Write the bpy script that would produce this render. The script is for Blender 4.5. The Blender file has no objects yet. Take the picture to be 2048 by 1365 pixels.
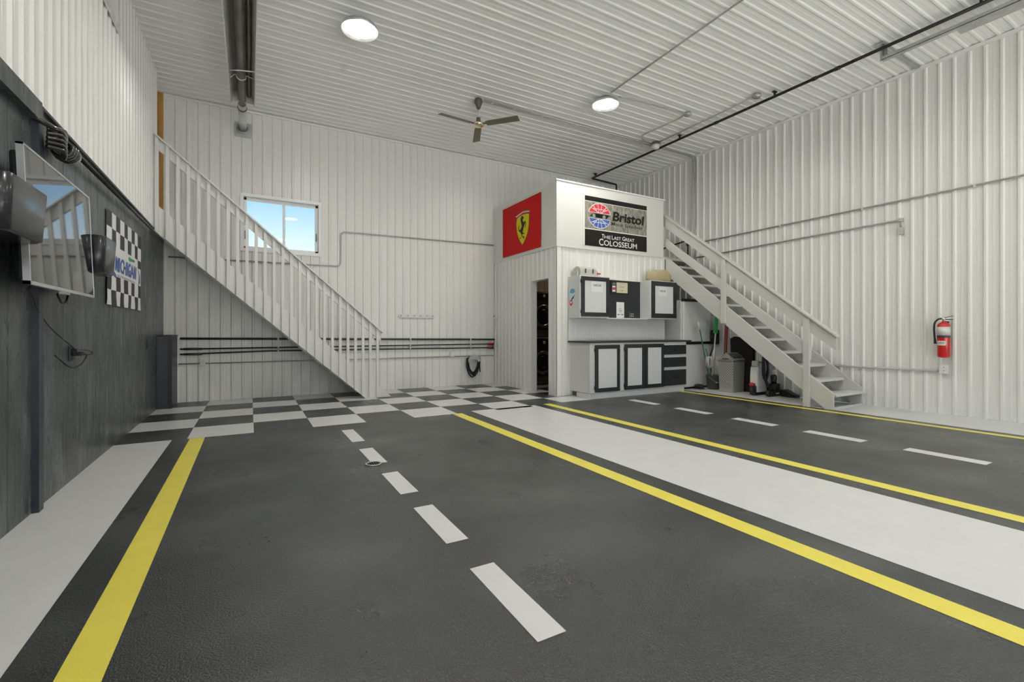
import bpy, bmesh, math, random
from mathutils import Vector, Matrix
random.seed(7)
R = math.radians
# ------------------------------------------------------------------ camera, world, exposure
scn = bpy.context.scene
COL = scn.collection
YAW = 29.46
cam_d = bpy.data.cameras.new('camera')
cam = bpy.data.objects.new('camera', cam_d); COL.objects.link(cam)
cam_d.sensor_width = 36.0
cam_d.lens = 928.0 / 2048 * 36
cam_d.shift_y = -18.5 / 2048
cam_d.clip_start = 0.05; cam_d.clip_end = 500
cam.location = (0, 0, 1.11)
cam.rotation_euler = (R(90), 0, R(-YAW))
scn.camera = cam
scn.view_settings.view_transform = 'Standard'
scn.view_settings.look = 'None'
scn.view_settings.gamma = 1.0
scn.view_settings.use_curve_mapping = False
scn.view_settings.exposure = 1.32
LAMP = 44.0          # emission of each ceiling lamp lens
SKY = 0.50           # strength of the sky
LAMP_SPOTS = [(1.13, 5.65), (4.86, 5.62), (4.95, 1.75), (1.13, 1.75), (1.13, -2.0), (4.95, -2.0)]

world = bpy.data.worlds.new('world'); scn.world = world
world.use_nodes = True
nt = world.node_tree; nt.nodes.clear()
wo = nt.nodes.new('ShaderNodeOutputWorld'); bg = nt.nodes.new('ShaderNodeBackground')
tc = nt.nodes.new('ShaderNodeTexCoord'); sep = nt.nodes.new('ShaderNodeSeparateXYZ')
ramp = nt.nodes.new('ShaderNodeValToRGB'); mixc = nt.nodes.new('ShaderNodeMix'); mixc.data_type = 'RGBA'
noi = nt.nodes.new('ShaderNodeTexNoise'); cr = nt.nodes.new('ShaderNodeValToRGB')
ramp.color_ramp.elements[0].position = 0.12; ramp.color_ramp.elements[0].color = (1.0, 1.0, 1.0, 1)
ramp.color_ramp.elements[1].position = 0.55; ramp.color_ramp.elements[1].color = (0.16, 0.42, 0.9, 1)
e = ramp.color_ramp.elements.new(0.19); e.color = (0.62, 0.83, 1.0, 1)
e = ramp.color_ramp.elements.new(0.27); e.color = (0.28, 0.60, 1.0, 1)
noi.inputs['Scale'].default_value = 4.0; noi.inputs['Detail'].default_value = 6
cr.color_ramp.elements[0].position = 0.60; cr.color_ramp.elements[0].color = (0, 0, 0, 1)
cr.color_ramp.elements[1].position = 0.75; cr.color_ramp.elements[1].color = (1, 1, 1, 1)
nt.links.new(tc.outputs['Generated'], sep.inputs[0]); nt.links.new(sep.outputs['Z'], ramp.inputs[0])
nt.links.new(tc.outputs['Generated'], noi.inputs['Vector']); nt.links.new(noi.outputs['Fac'], cr.inputs[0])
nt.links.new(cr.outputs['Color'], mixc.inputs['Factor']); nt.links.new(ramp.outputs['Color'], mixc.inputs['A'])
mixc.inputs['B'].default_value = (0.95, 0.97, 1.0, 1)
nt.links.new(mixc.outputs['Result'], bg.inputs['Color']); bg.inputs['Strength'].default_value = SKY
nt.links.new(bg.outputs[0], wo.inputs[0])

sd = bpy.data.lights.new('sun', 'SUN'); sd.energy = 12.0; sd.angle = R(0.6); sd.color = (1.0, 0.98, 0.95)
sun = bpy.data.objects.new('sun', sd); COL.objects.link(sun)
sun.rotation_euler = (R(42), 0, R(-8))          # shines in low over the driveway behind the camera
# ------------------------------------------------------------------ room constants
XL, XR, YB, YF0, ZC = -1.16, 8.12, 8.89, -3.6, 4.80
XRM, YRM = 4.58, 6.54                 # laundry room outer faces

# ------------------------------------------------------------------ materials
MATS = {}
def mat(name, col, rough=0.5, metal=0.0, bump=0.0, bscale=200.0, stretch=(1, 1, 1), mottle=0.0, mscale=3.0,
        mstretch=(1, 1, 1), emit=0.0, coat=0.0, ior=None, trans=0.0, rvar=0.0, spec=None, bdist=0.002, detail=3):
    if name in MATS: return MATS[name]
    m = bpy.data.materials.new(name); m.use_nodes = True
    t = m.node_tree; b = t.nodes['Principled BSDF']
    b.inputs['Base Color'].default_value = (*col, 1)
    b.inputs['Roughness'].default_value = rough
    b.inputs['Metallic'].default_value = metal
    if ior: b.inputs['IOR'].default_value = ior
    if spec is not None: b.inputs['Specular IOR Level'].default_value = spec
    if trans: b.inputs['Transmission Weight'].default_value = trans
    if coat: b.inputs['Coat Weight'].default_value = coat; b.inputs['Coat Roughness'].default_value = 0.08
    if emit:
        b.inputs['Emission Color'].default_value = (*col, 1); b.inputs['Emission Strength'].default_value = emit
    g = t.nodes.new('ShaderNodeNewGeometry')
    if mottle or rvar:
        mp = t.nodes.new('ShaderNodeMapping'); mp.inputs['Scale'].default_value = mstretch
        n = t.nodes.new('ShaderNodeTexNoise'); n.inputs['Scale'].default_value = mscale; n.inputs['Detail'].default_value = 5
        n.inputs['Roughness'].default_value = 0.62
        t.links.new(g.outputs['Position'], mp.inputs[0]); t.links.new(mp.outputs[0], n.inputs['Vector'])
        if mottle:
            mr = t.nodes.new('ShaderNodeMapRange')
            mr.inputs['From Min'].default_value = 0.3; mr.inputs['From Max'].default_value = 0.7
            mr.inputs['To Min'].default_value = 1 - mottle; mr.inputs['To Max'].default_value = 1 + mottle
            t.links.new(n.outputs['Fac'], mr.inputs['Value'])
            mx = t.nodes.new('ShaderNodeVectorMath'); mx.operation = 'SCALE'
            mx.inputs[0].default_value = col
            t.links.new(mr.outputs[0], mx.inputs['Scale']); t.links.new(mx.outputs[0], b.inputs['Base Color'])
        if rvar:
            m2 = t.nodes.new('ShaderNodeMapRange')
            m2.inputs['From Min'].default_value = 0.3; m2.inputs['From Max'].default_value = 0.7
            m2.inputs['To Min'].default_value = rough - rvar; m2.inputs['To Max'].default_value = rough + rvar
            t.links.new(n.outputs['Fac'], m2.inputs['Value']); t.links.new(m2.outputs[0], b.inputs['Roughness'])
    if bump:
        mp = t.nodes.new('ShaderNodeMapping'); mp.inputs['Scale'].default_value = stretch
        n = t.nodes.new('ShaderNodeTexNoise'); n.inputs['Scale'].default_value = bscale; n.inputs['Detail'].default_value = detail
        bp = t.nodes.new('ShaderNodeBump'); bp.inputs['Strength'].default_value = bump; bp.inputs['Distance'].default_value = bdist
        t.links.new(g.outputs['Position'], mp.inputs[0]); t.links.new(mp.outputs[0], n.inputs['Vector'])
        t.links.new(n.outputs['Fac'], bp.inputs['Height']); t.links.new(bp.outputs[0], b.inputs['Normal'])
    MATS[name] = m
    return m

M_steelw = mat('painted_steel', (0.83, 0.83, 0.795), 0.30, bump=0.06, bscale=3.0, stretch=(6, 6, 0.2), bdist=0.004, detail=2)
M_ceil = mat('ceiling_steel', (0.92, 0.93, 0.91), 0.42, mottle=0.02, mscale=1.2)
M_trim = mat('white_trim', (0.86, 0.86, 0.83), 0.4)
M_wood = mat('painted_wood', (0.78, 0.78, 0.75), 0.45)
M_wood2 = mat('stair_paint', (0.67, 0.66, 0.62), 0.45)
M_wood3 = mat('stair_tread_paint', (0.72, 0.73, 0.72), 0.42, mottle=0.05, mscale=9)
M_panel = mat('smooth_panel', (0.74, 0.74, 0.70), 0.5)
M_bfloor = None
M_wfloor = mat('white_floor_paint', (0.68, 0.68, 0.665), 0.34, bump=0.35, bscale=190, bdist=0.002, mottle=0.03, mscale=5, detail=4)
M_yfloor = mat('yellow_floor_paint', (0.84, 0.73, 0.10), 0.38, bump=0.35, bscale=190, bdist=0.002, mottle=0.04, mscale=5, detail=4)
M_dark = mat('charcoal_paint', (0.024, 0.027, 0.031), 0.42, mottle=0.1, mscale=6)
M_black = mat('black_plastic', (0.012, 0.012, 0.014), 0.35)
M_gloss = mat('glossy_black', (0.012, 0.013, 0.016), 0.22, coat=0.3)
M_rubber = mat('black_rubber', (0.012, 0.012, 0.012), 0.5)
M_galv = mat('galvanised_steel', (0.55, 0.56, 0.55), 0.38, metal=0.85, mottle=0.1, mscale=12)
M_cond = mat('painted_conduit', (0.72, 0.72, 0.68), 0.35, metal=0.15)
M_emt = mat('metal_conduit', (0.50, 0.50, 0.47), 0.32, metal=0.5)
M_alu = mat('aluminium', (0.72, 0.73, 0.73), 0.30, metal=0.95)
M_chrome = mat('chrome', (0.8, 0.8, 0.8), 0.12, metal=1.0)
M_reflc = mat('heater_reflector', (0.62, 0.62, 0.59), 0.40, metal=0.25, mottle=0.08, mscale=4)
M_tube = mat('burnt_steel_tube', (0.20, 0.18, 0.15), 0.38, metal=0.8, mottle=0.35, mscale=5, mstretch=(1, 0.6, 1))
M_white = mat('white_plastic', (0.82, 0.82, 0.80), 0.35)
M_paper = mat('paper', (0.86, 0.87, 0.87), 0.6)
M_cab = mat('cabinet_grey_white', (0.70, 0.71, 0.70), 0.45)
M_cabp = mat('cabinet_panel', (0.76, 0.77, 0.78), 0.45)
M_lens = mat('lamp_lens', (1.0, 0.965, 0.90), 0.5, emit=LAMP)
M_ply = mat('plywood', (0.52, 0.26, 0.07), 0.55, mottle=0.25, mscale=3, mstretch=(5, 5, 0.7))
M_red = mat('red_enamel', (0.62, 0.02, 0.02), 0.22, coat=0.4)
M_flagred = mat('red_flag_cloth', (0.64, 0.010, 0.012), 0.6, spec=0.15)
M_yel = mat('yellow_print', (0.80, 0.68, 0.01), 0.6, spec=0.2)
M_ink = mat('black_print', (0.014, 0.013, 0.010), 0.55, spec=0.3)
M_wprint = mat('white_print', (0.84, 0.83, 0.80), 0.5)
M_rprint = mat('red_print', (0.72, 0.045, 0.06), 0.5)
M_bprint = mat('blue_print', (0.06, 0.14, 0.45), 0.5)
M_gprint = mat('green_print', (0.05, 0.35, 0.17), 0.5)
M_cloth = mat('white_flag_cloth', (0.80, 0.80, 0.80), 0.6)
M_clothk = mat('black_flag_cloth', (0.035, 0.035, 0.04), 0.55)
M_brown = mat('fan_brown', (0.16, 0.145, 0.10), 0.4)
M_brass = mat('polished_brass', (0.80, 0.70, 0.50), 0.15, metal=1.0)
M_fank = mat('fan_grey', (0.10, 0.10, 0.095), 0.4)
M_tan = mat('tan_cloth', (0.50, 0.42, 0.25), 0.75, bump=0.4, bscale=40, mottle=0.12, mscale=14)
M_green = mat('green_plastic', (0.01, 0.16, 0.09), 0.35)
M_greenb = mat('bright_green_plastic', (0.05, 0.42, 0.12), 0.4)
M_greyp = mat('grey_plastic', (0.10, 0.105, 0.10), 0.45)
M_screen = mat('screen_glass', (0.015, 0.015, 0.018), 0.03, ior=2.6)
M_cream = mat('cream_paper', (0.72, 0.68, 0.50), 0.6)
M_concrete = mat('outside_concrete', (0.60, 0.59, 0.57), 0.8)
M_mop = mat('mop_yarn', (0.75, 0.74, 0.70), 0.9)
M_navy = mat('navy_plastic', (0.03, 0.04, 0.09), 0.35)
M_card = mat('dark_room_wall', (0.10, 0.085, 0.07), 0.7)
M_beige = mat('pale_grey_plastic', (0.55, 0.55, 0.50), 0.45)
M_vinyl = mat('window_vinyl', (0.92, 0.93, 0.94), 0.35)
def glass():
    m = bpy.data.materials.new('window_glass'); m.use_nodes = True
    t = m.node_tree; t.nodes.clear()
    o = t.nodes.new('ShaderNodeOutputMaterial'); mx = t.nodes.new('ShaderNodeMixShader')
    a = t.nodes.new('ShaderNodeBsdfTransparent'); g = t.nodes.new('ShaderNodeBsdfGlossy'); f = t.nodes.new('ShaderNodeFresnel')
    g.inputs['Roughness'].default_value = 0.02; f.inputs['IOR'].default_value = 1.45
    a.inputs['Color'].default_value = (0.95, 0.97, 0.97, 1)
    t.links.new(f.outputs[0], mx.inputs[0]); t.links.new(a.outputs[0], mx.inputs[1]); t.links.new(g.outputs[0], mx.inputs[2])
    t.links.new(mx.outputs[0], o.inputs[0]); return m
M_glass = glass()
def blackboards():
    m = bpy.data.materials.new('black_stained_boards'); m.use_nodes = True
    t = m.node_tree; b = t.nodes['Principled BSDF']
    g = t.nodes.new('ShaderNodeNewGeometry')
    def noise(sc, st, det=4, rough=0.6):
        mp = t.nodes.new('ShaderNodeMapping'); mp.inputs['Scale'].default_value = st
        n = t.nodes.new('ShaderNodeTexNoise'); n.inputs['Scale'].default_value = sc; n.inputs['Detail'].default_value = det
        n.inputs['Roughness'].default_value = rough
        t.links.new(g.outputs['Position'], mp.inputs[0]); t.links.new(mp.outputs[0], n.inputs['Vector']); return n
    def rng(n, a, c, lo, hi):
        r = t.nodes.new('ShaderNodeMapRange'); r.inputs['From Min'].default_value = a; r.inputs['From Max'].default_value = c
        r.inputs['To Min'].default_value = lo; r.inputs['To Max'].default_value = hi
        t.links.new(n.outputs['Fac'], r.inputs['Value']); return r
    grain = rng(noise(6, (1, 7, 0.35)), 0.35, 0.75, 0.0, 1.0)
    smear_sheen = rng(noise(1.7, (1, 2.6, 0.8), 5, 0.65), 0.50, 0.74, 0.0, 0.85)  # pale smears, with the boards' sheen also put into the colour
    ad = t.nodes.new('ShaderNodeMath'); ad.operation = 'MULTIPLY_ADD'
    ad.inputs[1].default_value = 0.42; t.links.new(grain.outputs[0], ad.inputs[0]); t.links.new(smear_sheen.outputs[0], ad.inputs[2])
    mx = t.nodes.new('ShaderNodeMix'); mx.data_type = 'RGBA'; mx.clamp_factor = True
    mx.inputs['A'].default_value = (0.047, 0.054, 0.056, 1); mx.inputs['B'].default_value = (0.17, 0.185, 0.19, 1)
    t.links.new(ad.outputs[0], mx.inputs['Factor']); t.links.new(mx.outputs['Result'], b.inputs['Base Color'])
    rr = rng(noise(5, (1, 4, 0.8)), 0.3, 0.7, 0.22, 0.45); t.links.new(rr.outputs[0], b.inputs['Roughness'])
    n = noise(30, (1, 0.25, 5), 3); bp = t.nodes.new('ShaderNodeBump'); bp.inputs['Strength'].default_value = 0.5; bp.inputs['Distance'].default_value = 0.002
    t.links.new(n.outputs['Fac'], bp.inputs['Height']); t.links.new(bp.outputs[0], b.inputs['Normal'])
    return m
M_boards = blackboards()
def floorpaint():
    m = bpy.data.materials.new('black_floor_paint'); m.use_nodes = True
    t = m.node_tree; b = t.nodes['Principled BSDF']; g = t.nodes.new('ShaderNodeNewGeometry')
    def noise(sc, st=(1, 1, 1), det=3, rough=0.6):
        mp = t.nodes.new('ShaderNodeMapping'); mp.inputs['Scale'].default_value = st
        n = t.nodes.new('ShaderNodeTexNoise'); n.inputs['Scale'].default_value = sc; n.inputs['Detail'].default_value = det
        n.inputs['Roughness'].default_value = rough
        t.links.new(g.outputs['Position'], mp.inputs[0]); t.links.new(mp.outputs[0], n.inputs['Vector']); return n
    def rng(n, a, c, lo, hi):
        r = t.nodes.new('ShaderNodeMapRange'); r.inputs['From Min'].default_value = a; r.inputs['From Max'].default_value = c
        r.inputs['To Min'].default_value = lo; r.inputs['To Max'].default_value = hi
        t.links.new(n.outputs['Fac'], r.inputs['Value']); return r
    def add(a, c):
        k = t.nodes.new('ShaderNodeMath'); k.operation = 'ADD'; t.links.new(a.outputs[0], k.inputs[0]); t.links.new(c.outputs[0], k.inputs[1]); return k
    grain = rng(noise(115, det=2), 0.45, 0.75, 0.0, 0.6)           # sand in the paint, its sparkle also put into the colour
    worn = rng(noise(0.9, (1, 1.3, 1), 3, 0.5), 0.46, 0.72, 0.0, 0.6)   # dusty worn areas
    scr = rng(noise(5, (0.3, 2.2, 1), 4, 0.6), 0.60, 0.85, 0.0, 0.16)     # tyre scuffs
    f = add(add(grain, worn), scr)
    mx = t.nodes.new('ShaderNodeMix'); mx.data_type = 'RGBA'; mx.clamp_factor = True
    mx.inputs['A'].default_value = (0.021, 0.023, 0.023, 1); mx.inputs['B'].default_value = (0.105, 0.11, 0.107, 1)
    t.links.new(f.outputs[0], mx.inputs['Factor']); t.links.new(mx.outputs['Result'], b.inputs['Base Color'])
    rr = rng(noise(2.0, det=6), 0.3, 0.7, 0.25, 0.38); t.links.new(rr.outputs[0], b.inputs['Roughness'])
    b.inputs['Specular IOR Level'].default_value = 0.75
    n = noise(115, det=2); bp = t.nodes.new('ShaderNodeBump'); bp.inputs['Strength'].default_value = 0.8; bp.inputs['Distance'].default_value = 0.0045
    t.links.new(n.outputs['Fac'], bp.inputs['Height']); t.links.new(bp.outputs[0], b.inputs['Normal'])
    return m
M_bfloor = floorpaint()
def burlap():
    m = bpy.data.materials.new('grey_woven_print'); m.use_nodes = True
    t = m.node_tree; b = t.nodes['Principled BSDF']; g = t.nodes.new('ShaderNodeNewGeometry')
    mp = t.nodes.new('ShaderNodeMapping'); mp.inputs['Scale'].default_value = (60, 1, 14)
    n = t.nodes.new('ShaderNodeTexNoise'); n.inputs['Scale'].default_value = 1.0; n.inputs['Detail'].default_value = 6
    t.links.new(g.outputs['Position'], mp.inputs[0]); t.links.new(mp.outputs[0], n.inputs['Vector'])
    r = t.nodes.new('ShaderNodeValToRGB'); r.color_ramp.elements[0].position = 0.3; r.color_ramp.elements[0].color = (0.12, 0.12, 0.09, 1)
    r.color_ramp.elements[1].position = 0.7; r.color_ramp.elements[1].color = (0.45, 0.43, 0.36, 1)
    t.links.new(n.outputs['Fac'], r.inputs[0]); t.links.new(r.outputs[0], b.inputs['Base Color']); b.inputs['Roughness'].default_value = 0.6
    return m
M_burlap = burlap()
def diamond():
    m = bpy.data.materials.new('diamond_plate'); m.use_nodes = True
    t = m.node_tree; b = t.nodes['Principled BSDF']; g = t.nodes.new('ShaderNodeNewGeometry')
    b.inputs['Metallic'].default_value = 0.45; b.inputs['Roughness'].default_value = 0.35
    sx = t.nodes.new('ShaderNodeSeparateXYZ'); ad = t.nodes.new('ShaderNodeMath'); cb = t.nodes.new('ShaderNodeCombineXYZ')
    t.links.new(g.outputs['Position'], sx.inputs[0]); t.links.new(sx.outputs['X'], ad.inputs[0]); t.links.new(sx.outputs['Y'], ad.inputs[1])
    t.links.new(ad.outputs[0], cb.inputs['X']); t.links.new(sx.outputs['Z'], cb.inputs['Y'])
    mp = t.nodes.new('ShaderNodeMapping'); mp.inputs['Rotation'].default_value = (0, 0, R(45)); mp.inputs['Scale'].default_value = (1, 1.0, 1)
    v = t.nodes.new('ShaderNodeTexVoronoi'); v.inputs['Scale'].default_value = 30; v.voronoi_dimensions = '2D'; v.inputs['Randomness'].default_value = 0.0
    t.links.new(cb.outputs[0], mp.inputs[0]); t.links.new(mp.outputs[0], v.inputs['Vector'])
    r = t.nodes.new('ShaderNodeValToRGB'); r.color_ramp.elements[0].color = (0.95, 0.95, 0.92, 1); r.color_ramp.elements[1].position = 0.55; r.color_ramp.elements[1].color = (0.30, 0.30, 0.27, 1)
    t.links.new(v.outputs['Distance'], r.inputs[0]); t.links.new(r.outputs[0], b.inputs['Base Color'])
    bp = t.nodes.new('ShaderNodeBump'); bp.inputs['Strength'].default_value = 0.8; bp.inputs['Distance'].default_value = 0.004; bp.invert = True
    t.links.new(v.outputs['Distance'], bp.inputs['Height']); t.links.new(bp.outputs[0], b.inputs['Normal'])
    return m
M_diamond = diamond()

# ------------------------------------------------------------------ mesh helpers
class MB:
    def __init__(s): s.v = []; s.f = []; s.sm = []; s.mi = []
    def add(s, vs, fs, smooth=False, mi=0):
        o = len(s.v); s.v += [tuple(p) for p in vs]
        for f in fs: s.f.append(tuple(i + o for i in f)); s.sm.append(smooth); s.mi.append(mi)
        return s
    def box(s, x0, x1, y0, y1, z0, z1, mi=0):
        x0, x1 = min(x0, x1), max(x0, x1); y0, y1 = min(y0, y1), max(y0, y1); z0, z1 = min(z0, z1), max(z0, z1)
        v = [(x, y, z) for z in (z0, z1) for y in (y0, y1) for x in (x0, x1)]
        return s.add(v, [(0, 2, 3, 1), (4, 5, 7, 6), (0, 1, 5, 4), (2, 6, 7, 3), (0, 4, 6, 2), (1, 3, 7, 5)], mi=mi)
    def prism(s, pts, axis, a, b, mi=0):
        # pts: 2D polygon in the two other axes; axis 'x': (y,z), 'y': (x,z), 'z': (x,y)
        def P(p, t):
            return {'x': (t, p[0], p[1]), 'y': (p[0], t, p[1]), 'z': (p[0], p[1], t)}[axis]
        n = len(pts); v = [P(p, a) for p in pts] + [P(p, b) for p in pts]
        f = [tuple(range(n)), tuple(range(2 * n - 1, n - 1, -1))] + [(i, i + n, (i + 1) % n + n, (i + 1) % n) for i in range(n)]
        return s.add(v, f, mi=mi)
    def tube(s, pts, r, n=10, cap=True, smooth=True, closed=False, mi=0):
        pts = [Vector(p) for p in pts]; m = len(pts)
        rad = r if isinstance(r, (list, tuple)) else [r] * m
        vs = []; prev = None
        for i, p in enumerate(pts):
            if closed: d = pts[(i + 1) % m] - pts[i - 1]
            else: d = (pts[min(i + 1, m - 1)] - pts[max(i - 1, 0)])
            if d.length < 1e-9: d = Vector((0, 0, 1))
            d.normalize()
            if prev is None:
                up = Vector((0, 0, 1)) if abs(d.z) < 0.9 else Vector((1, 0, 0))
                u = d.cross(up).normalized()
            else:
                u = (prev - d * prev.dot(d)); u = u.normalized() if u.length > 1e-6 else d.orthogonal().normalized()
            prev = u; w = d.cross(u)
            for k in range(n):
                a = 2 * math.pi * k / n
                vs.append(p + (u * math.cos(a) + w * math.sin(a)) * rad[i])
        fs = []
        for i in range(m if closed else m - 1):
            j = (i + 1) % m
            for k in range(n):
                fs.append((i * n + k, i * n + (k + 1) % n, j * n + (k + 1) % n, j * n + k))
        if cap and not closed:
            fs.append(tuple(range(n - 1, -1, -1))); fs.append(tuple((m - 1) * n + k for k in range(n)))
        return s.add(vs, fs, smooth, mi)
    def lathe(s, prof, c, n=28, axis='z', smooth=True, mi=0):
        # prof: list of (radius, height)
        vs = []
        for r, h in prof:
            for k in range(n):
                a = 2 * math.pi * k / n; q = (r * math.cos(a), r * math.sin(a))
                vs.append({'z': (c[0] + q[0], c[1] + q[1], c[2] + h), 'y': (c[0] + q[0], c[1] + h, c[2] + q[1]),
                           'x': (c[0] + h, c[1] + q[0], c[2] + q[1])}[axis])
        fs = []
        for i in range(len(prof) - 1):
            for k in range(n):
                fs.append((i * n + k, i * n + (k + 1) % n, (i + 1) * n + (k + 1) % n, (i + 1) * n + k))
        if prof[0][0] > 1e-6: fs.append(tuple(range(n - 1, -1, -1)))
        if prof[-1][0] > 1e-6: fs.append(tuple((len(prof) - 1) * n + k for k in range(n)))
        return s.add(vs, fs, smooth, mi)
    def ellipsoid(s, c, r, nu=20, nv=12, e=1.0, mi=0):
        def sp(x): return math.copysign(abs(x) ** e, x)
        vs = []
        for j in range(nv + 1):
            b = -math.pi / 2 + math.pi * j / nv
            for i in range(nu):
                a = 2 * math.pi * i / nu
                vs.append((c[0] + r[0] * sp(math.cos(b)) * sp(math.cos(a)), c[1] + r[1] * sp(math.cos(b)) * sp(math.sin(a)), c[2] + r[2] * sp(math.sin(b))))
        fs = [(j * nu + i, j * nu + (i + 1) % nu, (j + 1) * nu + (i + 1) % nu, (j + 1) * nu + i) for j in range(nv) for i in range(nu)]
        return s.add(vs, fs, True, mi)
    def map(s, fn):
        s.v = [tuple(fn(Vector(p))) for p in s.v]; return s

def world_loc(o):
    l = Vector(o.location)
    while o.parent: o = o.parent; l = l + Vector(o.location)
    return l

def obj(name, mb, mats, parent=None, bevel=0.0, label=None, origin=None, fixn=True):
    if not isinstance(mats, (list, tuple)): mats = [mats]
    if parent is not None: o0 = world_loc(parent)
    elif origin is not None: o0 = Vector(origin)
    else:
        xs = [p[0] for p in mb.v]; ys = [p[1] for p in mb.v]; zs = [p[2] for p in mb.v]
        o0 = Vector(((min(xs) + max(xs)) / 2, (min(ys) + max(ys)) / 2, min(zs)))
    me = bpy.data.meshes.new(name)
    me.from_pydata([tuple(Vector(p) - o0) for p in mb.v], [], mb.f)
    for m in mats: me.materials.append(m)
    for p, sm, mi in zip(me.polygons, mb.sm, mb.mi): p.use_smooth = sm; p.material_index = mi
    bm = bmesh.new(); bm.from_mesh(me)
    bmesh.ops.remove_doubles(bm, verts=bm.verts, dist=1e-6) if any(mb.sm) else None
    if fixn: bmesh.ops.recalc_face_normals(bm, faces=bm.faces)
    bm.to_mesh(me); bm.free(); me.update()
    o = bpy.data.objects.new(name, me); COL.objects.link(o)
    if parent is not None: o.parent = parent
    else: o.location = o0
    if bevel:
        b = o.modifiers.new('bevel', 'BEVEL'); b.width = bevel; b.segments = 2; b.limit_method = 'ANGLE'; b.angle_limit = R(40)
    if label: o['label'] = label
    return o

def tag(o, label, cat, group=None):
    o['label'] = label; o['category'] = cat
    if group: o['group'] = group
    return o
def thing(name, label, cat, loc, group=None):
    o = bpy.data.objects.new(name, None); COL.objects.link(o); o.location = loc; o.empty_display_size = 0.1
    return tag(o, label, cat, group)
def struct(name, mb, mats, parent=None, bevel=0.0, fixn=True):
    o = obj(name, mb, mats, parent, bevel, origin=(0, 0, 0) if parent is None else None, fixn=fixn)
    o['kind'] = 'structure'; return o
def arc(p0, p1, p2, n=6):
    # quadratic bend through a corner
    p0, p1, p2 = Vector(p0), Vector(p1), Vector(p2)
    return [tuple((1 - t) ** 2 * p0 + 2 * t * (1 - t) * p1 + t * t * p2) for t in [i / n for i in range(n + 1)]]
def route(pts, r=0.08):
    # polyline with rounded corners
    out = [pts[0]]
    for a, b, c in zip(pts, pts[1:], pts[2:]):
        a, b, c = Vector(a), Vector(b), Vector(c)
        k1 = min(r, (a - b).length / 2.1); k2 = min(r, (c - b).length / 2.1)
        out += arc(b + (a - b).normalized() * k1, b, b + (c - b).normalized() * k2)
    out.append(pts[-1]); return out
def catmull(pts, n=8):
    P = [Vector(p) for p in pts]; P = [P[0] * 2 - P[1]] + P + [P[-1] * 2 - P[-2]]; out = []
    for i in range(1, len(P) - 2):
        for k in range(n):
            t = k / n; a, b, c, d = P[i - 1], P[i], P[i + 1], P[i + 2]
            out.append(0.5 * ((2 * b) + (c - a) * t + (2 * a - 5 * b + 4 * c - d) * t * t + (3 * b - a - 3 * c + d) * t ** 3))
    out.append(P[-2]); return [tuple(p) for p in out]

# flat marks laid on a surface: frame(o, u, v, n[, disp]) -> map (s, t) in metres to the point, lifted by off
def frame(o, u, v, n, disp=None):
    o, u, v, n = Vector(o), Vector(u), Vector(v), Vector(n)
    return lambda s, t, off=0.0: o + u * s + v * t + n * (off + (disp(s, t) if disp else 0.0))
def patch(F, pts, off, mb=None, mi=0):
    mb = mb or MB(); n = len(pts)
    v = [F(s, t, off) for s, t in pts] + [F(s, t, off - 0.0012) for s, t in pts]
    mb.add(v, [tuple(range(n))] + [(i, i + n, (i + 1) % n + n, (i + 1) % n) for i in range(n)], mi=mi); return mb
def rect(F, s0, t0, s1, t1, off, mb=None, k=1, mi=0):
    mb = mb or MB()
    for i in range(k):
        for j in range(k):
            a, b = s0 + (s1 - s0) * i / k, s0 + (s1 - s0) * (i + 1) / k
            c, d = t0 + (t1 - t0) * j / k, t0 + (t1 - t0) * (j + 1) / k
            patch(F, [(a, c), (b, c), (b, d), (a, d)], off, mb, mi)
    return mb
def ell(cx, cy, rx, ry, n=28, a0=0, a1=360):
    m = n if a1 - a0 >= 360 else n + 1
    return [(cx + rx * math.cos(R(a0 + (a1 - a0) * i / n)), cy + ry * math.sin(R(a0 + (a1 - a0) * i / n))) for i in range(m)]
def line(F, a, b, w, off, mb=None):
    mb = mb or MB(); d = Vector((b[0] - a[0], b[1] - a[1])); d.normalize(); n = Vector((-d.y, d.x)) * w / 2
    return patch(F, [(a[0] - n.x, a[1] - n.y), (b[0] - n.x, b[1] - n.y), (b[0] + n.x, b[1] + n.y), (a[0] + n.x, a[1] + n.y)], off, mb)
def text(name, s, F, s0, t0, w, h, off, m, parent, bold=0.0, slant=0.0):
    # lettering whose box is w x h metres with its lower left corner at (s0, t0)
    c = bpy.data.curves.new('t', 'FONT'); c.body = s; c.offset = bold; c.resolution_u = 4; c.shear = slant
    to = bpy.data.objects.new('t', c); COL.objects.link(to)
    dg = bpy.context.evaluated_depsgraph_get(); dg.update()
    me = bpy.data.meshes.new_from_object(to.evaluated_get(dg))
    xs = [v.co.x for v in me.vertices]; ys = [v.co.y for v in me.vertices]
    ax, ay = (w / (max(xs) - min(xs)) if w else h / (max(ys) - min(ys))), h / (max(ys) - min(ys))
    x0, y0 = min(xs), min(ys); pl = world_loc(parent)
    for v in me.vertices:
        v.co = F(s0 + (v.co.x - x0) * ax, t0 + (v.co.y - y0) * ay, off) - pl
    me.materials.clear(); me.materials.append(m)
    bpy.data.objects.remove(to); bpy.data.curves.remove(c)
    me.name = name
    o = bpy.data.objects.new(name, me); COL.objects.link(o); o.parent = parent
    return o

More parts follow.
